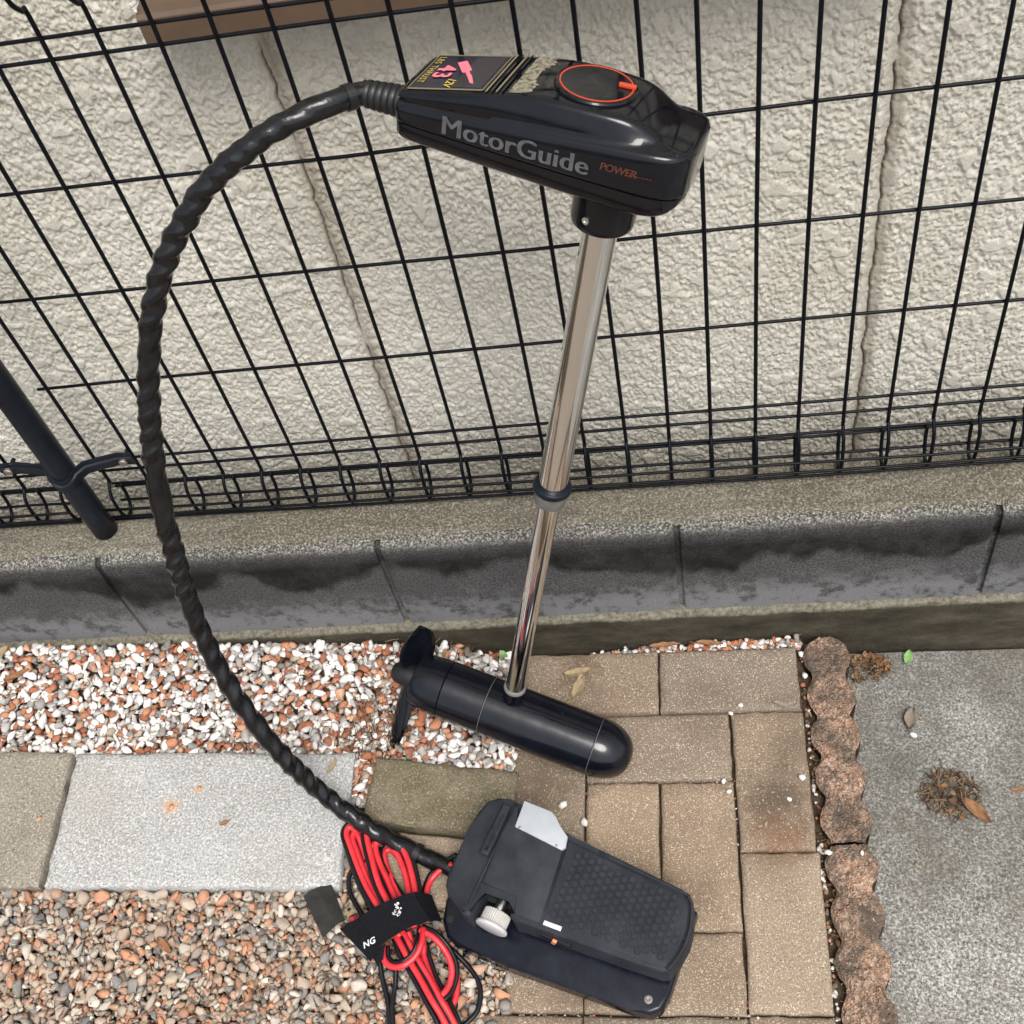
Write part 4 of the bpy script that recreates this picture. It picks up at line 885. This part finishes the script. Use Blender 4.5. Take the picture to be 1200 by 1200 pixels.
text('lettering', '43', .0235, topmap(-.1700, .0120), MAT['print_pink'], lab, bold=.0003, space=1.22, smear=.0012)
text('lettering', 'LBS THRUST', .0090, topmap(-.1788, .0305), MAT['print_yellow'], lab, bold=.0, space=1.16)
text('lettering', '12V', .0115, topmap(-.1520, -.0150), MAT['print_yellow'], lab, shear=.3, bold=.0002, space=.9)
ic = [(-.1580, .0185), (-.1507, .0227), (-.1390, .0035), (-.1405, .0000), (-.1340, -.0090), (-.1268, -.0246), (-.1306, -.0231), (-.1380, -.0100), (-.1430, -.0015), (-.1457, -.0021)]
V = [(a, c, top_z(a) + .0014) for a, c in ic] + [(a, c, top_z(a) + .0008) for a, c in ic]; n_ = len(ic)
mk('motor_icon', V, [tuple(range(n_))[::-1], tuple(range(n_, 2 * n_))] + [(i, (i + 1) % n_, n_ + (i + 1) % n_, n_ + i) for i in range(n_)], MAT['print_pink'], lab)
DZ = .9184
dial = lathe('dial', [(DZ - .006, .0362), (DZ + .0010, .0358), (DZ + .0024, .0348), (DZ + .0028, .0338), (DZ + .0026, .0326), (DZ + .0024, .001)], MAT['gloss_black'], head, 64, (np.array([-.0260, 0, 0]), np.array([0, 0, 1.]), np.array([1., 0, 0]), np.array([0, 1., 0])), 30)
lathe('dial_ring', [(DZ + .0022, .0306), (DZ + .0031, .0307), (DZ + .0031, .0319), (DZ + .0022, .0320)], MAT['orange_ring'], dial, 64, (np.array([-.0260, 0, 0]), np.array([0, 0, 1.]), np.array([1., 0, 0]), np.array([0, 1., 0])), 30)
bm_obj('pointer', box_bm((.0150, .0048, .0030), .0008, 2, Matrix.Translation((-.0010, .0072, DZ + .0040)) @ Matrix.Rotation(.12, 4, 'Z')), MAT['orange_ring'], dial)
# ribbed strain relief
pr = [(.1860, .0150), (.1905, .0150)] + [q for k in range(7) for q in ((.1920 + k * .0066, .0146 - k * .0004), (.1935 + k * .0066, .0152 - k * .0004), (.1960 + k * .0066, .0152 - k * .0004), (.1972 + k * .0066, .0132 - k * .0004), (.1978 + k * .0066, .0132 - k * .0004))] + [(.2400, .0118)]
lathe('strain_relief', pr, MAT['rubber_black'], tm, 28, (np.array([0, 0, .8670]), np.array([-1., 0, -.06]), np.array([0, 1., 0]), np.array([-.06, 0, 1.])), 30)

# ------------------------------------------------------------------ control cable hose from head to pedal
hose = [tuple(MO + Mx * -.205 + Mz * .8547), tuple(MO + Mx * -.238 + Mz * .8525), (-.4454, .046, .9300), (-.485, .032, .9250), (-.5241, .02, .9106), (-.5631, .01, .8883), (-.5986, .0, .8563), (-.6311, -.012, .8181), (-.662, -.025, .7664), (-.6904, -.04, .6991), (-.7136, -.058, .6271),
        (-.7315, -.078, .5489), (-.7413, -.1, .4722), (-.7481, -.125, .3817), (-.7407, -.155, .2978), (-.7208, -.185, .2271), (-.6898, -.215, .1488), (-.6548, -.2345, .0720), (-.6113, -.2583, .0350), (-.5591, -.2858, .0210), (-.4998, -.3121, .0120), (-.4524, -.3308, .0080), (-.41, -.345, .010)]
Ph = catmull(hose, 20); arc = np.concatenate([[0], np.cumsum(np.linalg.norm(np.diff(Ph, axis=0), axis=1))])
NS = 620; u = np.linspace(0, arc[-1], NS); Ph = np.stack([np.interp(u, arc, Ph[:, k]) for k in range(3)], 1)
th = np.linspace(0, 2 * np.pi, 26, endpoint=False); rh = np.random.default_rng(8)
ph = u / .058 * 2 * np.pi + (vnoise(u, np.array([0., 1.]), .11, 14)[:, 0] - .5) * 9
q = th[None, :] - ph[:, None]
amp = np.interp(u, [0, .05, .10, 1.25, 1.32], [0, .3, 1, 1, .25])[:, None]
big_ = vnoise(u, np.array([0., 1.]), .05, 4)[:, :1]
r_h = np.interp(u, [0, .3, 1.0, 1.5], [.0108, .0114, .0122, .0116])[:, None] * (1 + amp * (.030 * np.cos(q) + (.035 + .09 * vnoise(u, np.array([0., 1.]), .045, 15)[:, :1]) * np.cos(2 * q + 1.3 + 1.2 * big_) + .040 * vnoise(u, np.array([0., 1.]), .03, 16)[:, :1] * np.cos(5 * q + 2.6 + 3 * big_)) + .02 * (vnoise(u, th, .35, 5) - .5) + amp * .06 * (vnoise(u, np.array([0., 1.]), .022, 6)[:, :1] - .5))
V, F = tube_vf(Ph, r_h, 26)
ho = empty('control_hose', tuple(hose[-1]), label='thick twisted black cable sleeve arching from the motor head down to the pedal', cat='cable')
put(mk('wrapped_sleeve', V, F, MAT['sleeve'], smooth=True), ho)
for k in (22, 560):
    tt = Ph[k + 1] - Ph[k]; tt /= np.linalg.norm(tt); a = np.cross(tt, [0, 0, 1.]); a /= np.linalg.norm(a); rr_ = float(r_h[k].max())
    V, F = lathe_vf([(-.004, rr_ * .98), (-.004, rr_ * 1.05), (.004, rr_ * 1.05), (.004, rr_ * .98)], 26, (Ph[k], tt, a, np.cross(tt, a)))
    put(mk('tape_band', V, F, MAT['rubber_black'], smooth=False), ho)

# ------------------------------------------------------------------ foot pedal
PZ = -.0165
pd = empty('foot_pedal', mat4=Matrix.Translation((-.325, -.367, 0)) @ Matrix.Rotation(math.atan2(-.399, .917), 4, 'Z'), label='dark grey boat foot pedal with studded tread and knurled side knob', cat='pedal')
def pt(x, y=0): return .0725 - .087 * x
bo = prism_bm([(-.158, -.060), (-.150, -.085), (-.136, -.1005), (-.122, -.1050), (-.04, -.1045), (.118, -.0925), (.140, -.0885), (.150, -.078), (.1535, -.060), (.150, .050), (.10, .056), (-.10, .066), (-.150, .062), (-.158, .05)], PZ, .0105, .005, 3)
base = bm_obj('base_plate', bo, MAT['base'], pd); sharp(base, 40)
V, F = lathe_vf([(0, .0052), (.0010, .0050), (.0011, .0025), (.0004, .0015)], 16); sw = mk('screw', V, F, MAT['bolt_steel'], base); sw.location = (.1319, -.0735, .0105)
V, F = lathe_vf([(0, .0050), (.0008, .0048)], 16); sw = mk('hole', V, F, MAT['matte_black'], base); sw.location = (-.1400, -.0800, .0104)
bm_obj('pivot_block', prism_bm([(-.125, -.050), (.130, -.040), (.135, .035), (-.125, .050)], .008, .05, 0, 2, top=lambda x, y: pt(x) - .030), MAT['matte_black'], pd)
out = [(-.1505, -.040), (-.1465, -.056), (-.1375, -.067), (-.120, -.076), (-.106, -.0835), (-.0985, -.0835), (-.0950, -.078), (-.0935, -.0430), (-.0540, -.0405), (-.0520, -.0600), (-.0440, -.0650), (-.0344, -.0634), (.02, -.0590), (.10, -.0525), (.1420, -.0495), (.1500, -.0455),
       (.1570, -.0250), (.1600, -.0050), (.1590, .0120), (.1540, .0330), (.1475, .0455), (.1400, .0510), (.1312, .0530), (.05, .0575), (-.0200, .0612), (-.0900, .0745), (-.1150, .0765), (-.1320, .0735), (-.1440, .0650), (-.1500, .0480), (-.1515, .020)]
tb = prism_bm(out, 0, 0, .0058, 3, top=lambda x, y: pt(x) - .012 * float(sstep(-.110, -.150, np.array(x))), bot=lambda x, y: pt(x) - .042 + .006 * (x > .1))
trd = bm_obj('treadle', tb, MAT['pedal'], pd); sharp(trd, 40)
def plate(name, poly, z0, z1, mat, parent=trd, bev=.0008):
    o = bm_obj(name, prism_bm(poly, 0, 0, bev, 2, top=lambda x, y: pt(x) + z1, bot=lambda x, y: pt(x) + z0), mat, parent); sharp(o, 40); return o
plate('toe_panel', [(-.1000, -.0380), (-.0960, -.0380), (-.0520, -.0360), (-.0480, -.0560), (-.0360, -.0575), (-.0135, -.0550), (-.0240, .0385), (-.0920, .0430), (-.0985, .0690), (-.1060, .0705)], -.004, .0012, MAT['pedal'])
plate('tread_pad', [(-.0110, -.0540), (.1390, -.0445), (.1450, -.0410), (.1500, -.0230), (.1525, -.0050), (.1510, .0110), (.1465, .0300), (.1410, .0410), (.1300, .0460), (-.0215, .0535)], -.004, .0006, MAT['pedal'])
# raised rim round the tread
rimp = [(.0200, .0553), (.1310, .0498), (.1400, .0478), (.1465, .0425), (.1515, .0310), (.1558, .0120), (.1568, -.0040), (.1545, -.0230), (.1485, -.0440)]
Pr = catmull([(x, y, pt(x) + .0016) for x, y in rimp], 5); tube('rim', Pr, .0019, MAT['pedal'], trd, 8)
for seg_ in (rimp[2:7], rimp[6:9]):
    Pr = catmull([(x - .0032, y * .985 - .0005, pt(x) + .0009) for x, y in seg_], 5); tube('rim_slot', Pr, .0010, MAT['matte_black'], trd, 6)
dots = bmesh.new(); n_d = 0
for i in range(17):
    for j in range(11):
        x = -.0030 + i * .0092; y = -.0480 + j * .0098 + (.0049 if i % 2 else 0)
        lo = -.0490 + (x + .011) * .0633 + .003; hi = .0515 - (x + .02) * .048 - .004
        if not (lo < y < hi) or x > .146 - abs(y + .004) * .30: continue
        V, F = lathe_vf([(0, .0042), (.0013, .0041), (.0019, .0037)], 14)
        vs = [dots.verts.new((vx + x, vy + y, vz + pt(x + vx) + .0004)) for vx, vy, vz in V]
        for f in F: dots.faces.new([vs[k] for k in f])
        n_d += 1
bm_obj('tread_studs', dots, MAT['pedal'], trd, kind='stuff')
hp = [(-.0920, .0430), (-.0250, .0385), (-.0215, .0440), (-.0250, .0580), (-.0400, .0665), (-.0470, .0745), (-.0560, .0795), (-.0950, .0790)]
plate('silver_plate', hp, -.002, .0032, MAT['white_metal'], bev=.0006)
V = [(-.0950, .0790, pt(-.095) + .003), (-.0560, .0795, pt(-.056) + .003), (-.0560, .0812, pt(-.056) - .018), (-.0950, .0806, pt(-.095) - .018)]
mk('silver_flange', V + [(x, y - .0012, z) for x, y, z in V], [(0, 1, 2, 3), (7, 6, 5, 4), (0, 4, 5, 1), (1, 5, 6, 2), (2, 6, 7, 3), (3, 7, 4, 0)], MAT['white_metal'], trd)
for x, y in ((-.0860, .0445), (-.0330, .0412)):
    V, F = lathe_vf([(0, .0016), (.0008, .0014)], 10); o = mk('rivet', V, F, MAT['silver_metal'], trd); o.location = (x, y, pt(x) + .0034)
ls = plate('name_strip', [(-.1190, -.0050), (-.1085, -.0050), (-.1085, .0660), (-.1190, .0660)], -.002, .0006, MAT['pedal'], bev=.0004)
for a in ((-.1193, -.0055), (-.1085, -.0055)): tube('strip_border', [(a[0], a[1], pt(a[0]) + .0004), (a[0], .0662, pt(a[0]) + .0004)], .0005, MAT['pedal_dark'], ls, 6)
text('lettering', 'MotorGuide', .0098, lambda x, y: (-.1105 - y, .0000 + x, pt(-.1105 - y) + .0011), MAT['pedal_dark'], ls, bold=.0002, space=1.05)
tube('step_ridge', [(-.1040, -.0680, pt(-.104) + .0004), (-.1035, .0715, pt(-.1035) + .0002)], .0014, MAT['pedal'], trd, 8)
tx = plate('sticker', [(-.0095, -.0552), (.0135, -.0538), (.0132, -.0482), (-.0098, -.0496)], .0, .0009, MAT['print_white'], bev=.0001)
# knob
kx, kz = -.0725, .0560
ya = lambda y0: (np.array([kx, y0, kz]), np.array([0, -1., 0]), np.array([1., 0, 0]), np.array([0, 0, 1.]))
lathe('knob_axle', [(0, .0072), (.016, .0072)], MAT['silver_metal'], trd, 20, ya(-.0440))
V = []; n_t = 72; prof = [(0, .0165), (.0012, .0178), (.0170, .0178), (.0180, .0170)]
for z, r_ in prof:
    for k in range(n_t):
        a = 2 * math.pi * k / n_t; rr_ = r_ - (.0008 if k % 2 else 0); V.append((kx + rr_ * math.cos(a), -.0585 - z, kz + rr_ * math.sin(a)))
F = [(i * n_t + j, i * n_t + (j + 1) % n_t, (i + 1) * n_t + (j + 1) % n_t, (i + 1) * n_t + j) for i in range(3) for j in range(n_t)] + [tuple(range(n_t))[::-1], tuple(3 * n_t + j for j in range(n_t))]
kn = mk('knob', V, F, MAT['knob_grey'], trd)
lathe('knob_cap', [(0, .0205), (.0016, .0215), (.0036, .0213), (.0046, .0200)], MAT['knob_cap'], kn, 40, ya(-.0764), 50)
bm_obj('copper_contact', box_bm((.006, .004, .014), .0012, 2, Matrix.Translation((.0060, -.0635, .0500)) @ Matrix.Rotation(.3, 4, 'Y')), MAT['copper'], pd)
bm_obj('switch_housing', box_bm((.040, .010, .016), .0015, 2, Matrix.Translation((.0060, -.0575, .0440))), MAT['pedal_dark'], pd)

# ------------------------------------------------------------------ battery cable: red and black cords tied in a bundle
RED=[
  [(-0.5558, -0.4036, 0.0271), (-0.5759, -0.3766, 0.0259), (-0.6037, -0.3353, 0.0218), (-0.6268, -0.2888, 0.0216), (-0.6359, -0.2675, 0.0212), (-0.6317, -0.2584, 0.0211), (-0.622, -0.2662, 0.02), (-0.6131, -0.2847, 0.0165), (-0.6064, -0.3018, 0.0133)],
  [(-0.6064, -0.3068, 0.0131), (-0.5992, -0.3251, 0.0138), (-0.5825, -0.3565, 0.0172), (-0.5642, -0.3823, 0.0206), (-0.5469, -0.4069, 0.0222)],
  [(-0.5454, -0.3961, 0.0324), (-0.5614, -0.3737, 0.0307), (-0.5815, -0.3405, 0.0277), (-0.5956, -0.3044, 0.0262), (-0.6053, -0.2732, 0.0262), (-0.6027, -0.2597, 0.0265), (-0.5946, -0.2646, 0.0236), (-0.5867, -0.2793, 0.0203)],
  [(-0.549, -0.3788, 0.0234), (-0.571, -0.3359, 0.0209), (-0.5863, -0.3079, 0.0213), (-0.5926, -0.2877, 0.0226), (-0.5873, -0.2757, 0.0245), (-0.5744, -0.2739, 0.0254), (-0.5592, -0.2848, 0.0257), (-0.5458, -0.3082, 0.0256), (-0.5359, -0.336, 0.0257), (-0.5281, -0.3663, 0.0279), (-0.5224, -0.3906, 0.0286)],
  [(-0.5404, -0.3774, 0.0186), (-0.5644, -0.3369, 0.0163), (-0.5789, -0.3082, 0.0146), (-0.5808, -0.2923, 0.0133), (-0.5721, -0.2902, 0.0126), (-0.5579, -0.3056, 0.0128), (-0.5459, -0.3262, 0.013), (-0.5398, -0.3472, 0.0157), (-0.5333, -0.3685, 0.0203)],
  [(-0.4848, -0.3142, 0.02), (-0.5029, -0.3207, 0.0154), (-0.5164, -0.3354, 0.012), (-0.5198, -0.3575, 0.0155), (-0.5198, -0.3833, 0.0206)],
  [(-0.5696, -0.421, 0.0237), (-0.5672, -0.4358, 0.0229), (-0.5564, -0.446, 0.0236), (-0.5401, -0.4463, 0.0261), (-0.5252, -0.4355, 0.0272), (-0.5172, -0.4189, 0.0291), (-0.5174, -0.3993, 0.0258)],
  [(-0.522, -0.4016, 0.0261), (-0.5024, -0.4119, 0.024), (-0.4872, -0.4283, 0.0161), (-0.48, -0.4463, 0.0108), (-0.4825, -0.4648, 0.0083), (-0.4911, -0.478, 0.0106), (-0.5015, -0.4794, 0.0115)],
  [(-0.5568, -0.4024, 0.0232), (-0.5454, -0.4202, 0.0235), (-0.5347, -0.4372, 0.022), (-0.519, -0.4595, 0.0198), (-0.503, -0.4841, 0.0194), (-0.4888, -0.5046, 0.0134), (-0.4771, -0.5248, 0.0076)],
  [(-0.5247, -0.413, 0.01), (-0.5082, -0.4545, 0.005), (-0.4922, -0.4804, 0.0046), (-0.479, -0.5025, 0.0046), (-0.4715, -0.5213, 0.0013)],
  [(-0.5386, -0.401, 0.0176), (-0.5347, -0.4183, 0.0127), (-0.5355, -0.4355, 0.0081)],
  [(-0.5211, -0.4002, 0.0141), (-0.5189, -0.4222, 0.0091), (-0.5207, -0.4439, 0.0045), (-0.5182, -0.4653, -0.0005)],
  [(-0.4877, -0.4195, -0.0016), (-0.4784, -0.4378, -0.0031), (-0.4755, -0.4581, -0.0041), (-0.4764, -0.4782, -0.0047), (-0.4826, -0.4936, -0.0047), (-0.4802, -0.5174, -0.0058)],
  [(-0.6146, -0.3836, 0.0131), (-0.6173, -0.3808, 0.0134), (-0.6107, -0.386, 0.0126), (-0.5935, -0.3972, 0.0167)],
  [(-0.6101, -0.3054, 0.0095), (-0.6036, -0.3286, 0.0101), (-0.5852, -0.3649, 0.0131)],
]
BLK=[
  [(-0.5616, -0.4024, 0.0236), (-0.5867, -0.3754, 0.0229), (-0.612, -0.3364, 0.0185), (-0.6316, -0.2943, 0.0158), (-0.6421, -0.2678, 0.0157), (-0.6398, -0.2573, 0.0159)],
  [(-0.6141, -0.2631, 0.0214), (-0.6093, -0.2819, 0.0223), (-0.5954, -0.318, 0.0217), (-0.5764, -0.3537, 0.0227), (-0.563, -0.3795, 0.0266)],
  [(-0.59, -0.2872, 0.0144), (-0.5765, -0.3164, 0.0161), (-0.5557, -0.3473, 0.0171), (-0.5414, -0.3631, 0.0193), (-0.5294, -0.3834, 0.0214)],
  [(-0.5702, -0.2707, 0.0172), (-0.5537, -0.2817, 0.0173), (-0.5401, -0.3077, 0.0171), (-0.5316, -0.3357, 0.0174), (-0.5231, -0.3684, 0.0194), (-0.5195, -0.388, 0.0204)],
  [(-0.6235, -0.3105, 0.0105), (-0.629, -0.3252, 0.0095), (-0.6253, -0.345, 0.0084), (-0.614, -0.3631, 0.0097), (-0.6015, -0.3799, 0.012)],
  [(-0.4797, -0.3032, 0.0239), (-0.5015, -0.3101, 0.0136), (-0.5188, -0.324, 0.0047), (-0.525, -0.3437, 0.0045), (-0.5264, -0.3706, 0.0116)],
  [(-0.5129, -0.3978, 0.0135), (-0.4849, -0.4189, 0.0002), (-0.4637, -0.4377, -0.0084), (-0.4509, -0.4543, -0.0111), (-0.446, -0.4721, -0.0122), (-0.4494, -0.492, -0.0126), (-0.4609, -0.5052, -0.0121), (-0.4743, -0.5161, -0.0113)],
  [(-0.5783, -0.4273, 0.0062), (-0.5722, -0.4555, -0.0003), (-0.5636, -0.482, -0.0031), (-0.5581, -0.5148, -0.0047)],
  [(-0.5541, -0.4328, 0.0079), (-0.5546, -0.4651, 0.0007), (-0.5565, -0.4874, 0.0001), (-0.5533, -0.5157, -0.0012)],
  [(-0.5576, -0.4098, 0.017), (-0.549, -0.4282, 0.0156), (-0.5318, -0.453, 0.0131), (-0.5103, -0.4865, 0.012), (-0.4967, -0.5076, 0.008), (-0.4873, -0.5257, 0.0025)],
  [(-0.5156, -0.4123, 0.0072), (-0.514, -0.4433, 0.0019), (-0.5116, -0.4652, -0.0011), (-0.5079, -0.4868, -0.0042)],
  [(-0.4909, -0.4184, -0.0053), (-0.482, -0.4361, -0.0087), (-0.4754, -0.4587, -0.0101), (-0.4772, -0.4855, -0.0109), (-0.4844, -0.503, -0.0109)],
  [(-0.5698, -0.3429, 0.0125), (-0.5633, -0.3515, 0.0156), (-0.5585, -0.3632, 0.0208)],
]

bc = empty('battery_cable', (-.54, -.40, -.01), label='bundle of red and black battery cable loops beside the foot pedal', cat='cable')
rb = np.random.default_rng(2)
RED += [[(x + dx_, y + dy_, z - .003) for x, y, z in P] for P, dx_, dy_ in ((RED[0], .0085, -.006), (RED[3], -.007, -.008), (RED[8], .010, .002), (RED[9], -.012, .0))]
for P in RED: put(tube('red_cord', catmull(P, 8), .0041, MAT['red'], seg=12), bc)
for P in BLK: put(tube('black_cord', catmull(P, 8), .0034, MAT['blackwire'], seg=12), bc)
# a second black cord running tight beside each long red one
for P in RED[:5] + RED[6:10]:
    Q = catmull(P, 8); T_, N_, B_ = frames(Q); s_ = np.cross(T_, [0, 0, 1.]); s_ /= np.linalg.norm(s_, axis=1)[:, None] + 1e-9
    put(tube('black_cord', Q - s_ * .0062 - np.array([0, 0, .0022]), .0031, MAT['blackwire'], seg=10), bc)
tm_ = empty('ring_terminal', (-.619, -.374, .013), label='brass ring terminal between the cable and the dull strap end', cat='terminal')
bt = bmesh.new(); bmesh.ops.create_cube(bt, size=1., matrix=Matrix.Translation((-.6205, -.3725, .0165)) @ Matrix.Rotation(-1.0, 4, 'Z') @ Matrix.Diagonal((.012, .011, .0016, 1)))
put(bm_obj('lug', bt, MAT['brass']), tm_)
V, F = lathe_vf([(0, .0026), (.0006, .0026)], 12); o = mk('lug_hole', V, F, MAT['matte_black']); put(o, tm_); o.location = (-.6215, -.3705, .0174)
# hook-and-loop strap
sp = empty('cable_strap', (-.56, -.40, .0), label='black hook-and-loop strap with white letters NG around the cable bundle', cat='strap')
def sheet(name, A, B_, C_, D, n, m_, th, mat, bulge=0., parent=sp, wav=.0):
    """quad A B C D (A-B top edge, D-C bottom edge) as a thin curved strip"""
    A, B_, C_, D = [np.array(p, float) for p in (A, B_, C_, D)]; V = []; g = grid_faces(n, m_)
    for k in (0, -th):
        for i in range(n):
            for j in range(m_):
                u_, v_ = i / (n - 1), j / (m_ - 1); p = (A * (1 - u_) + B_ * u_) * (1 - v_) + (D * (1 - u_) + C_ * u_) * v_
                V.append(p + np.array([0, 0, bulge * math.sin(math.pi * u_) + k + wav * math.sin(u_ * 7 + v_ * 3)]))
    N0 = n * m_; F = [tuple(x[::-1]) for x in g] + [tuple(x + N0) for x in g]
    e = [i * m_ for i in range(n)] + [(n - 1) * m_ + j for j in range(1, m_)] + [i * m_ + m_ - 1 for i in range(n - 2, -1, -1)] + [j for j in range(m_ - 2, 0, -1)]
    F += [(e[i], e[(i + 1) % len(e)], e[(i + 1) % len(e)] + N0, e[i] + N0) for i in range(len(e))]
    o = mk(name, V, F, mat, smooth=True); sharp(o, 50); return put(o, parent)
sheet('end_tab', (-.6880, -.3500, .0150), (-.6520, -.3320, .0150), (-.6255, -.3840, .0190), (-.6530, -.4060, .0180), 10, 10, .0022, MAT['hook'], .004, wav=.0012)
sheet('band', (-.6055, -.3870, .0290), (-.5300, -.3610, .0500), (-.5045, -.3950, .0440), (-.5740, -.4245, .0340), 18, 10, .0024, MAT['strap'], .010, wav=.0008)
sheet('band_underlayer', (-.5300, -.3600, .0470), (-.5120, -.3530, .0150), (-.4970, -.3870, .0130), (-.5070, -.3960, .0400), 8, 8, .0024, MAT['strap'], .004)
sheet('tail', (-.6285, -.3985, .0240), (-.6020, -.3860, .0310), (-.5690, -.4270, .0350), (-.5830, -.4400, .0270), 8, 16, .0024, MAT['strap'], .003)
sheet('tail_tip', (-.5820, -.4340, .0290), (-.5640, -.4210, .0355), (-.5660, -.4385, .0300), (-.5735, -.4450, .0265), 8, 8, .0022, MAT['strap'], .001)
dx = np.array([.0143, .0077, 0]); dx /= np.linalg.norm(dx); dy = np.array([-dx[1], dx[0], 0])
def smap(x, y): p = np.array([-.5905, -.4275, .0]) + dx * x + dy * y; return (p[0], p[1], .0365 + .00 * x)
lt = text('lettering', 'NG', .0110, smap, MAT['print_white'], None, shear=.25, bold=.0003, space=1.05); put(lt, sp)
rr2 = np.random.default_rng(9); V = []; F = []
for k in range(26):
    c = np.array([-.5465 + rr2.normal(0, .0030), -.3860 + rr2.normal(0, .0038), .0530]); s_ = rr2.uniform(.0008, .0022); b0 = len(V)
    a0 = rr2.uniform(0, 6)
    V += [tuple(c + s_ * np.array([math.cos(a0 + q_), math.sin(a0 + q_), 0]) + np.array([0, 0, -.15 * 0])) for q_ in np.linspace(0, 6.28, 6)[:-1]]; F.append(tuple(range(b0, b0 + 5)))
put(mk('worn_emblem', V, F, MAT['print_white']), sp)
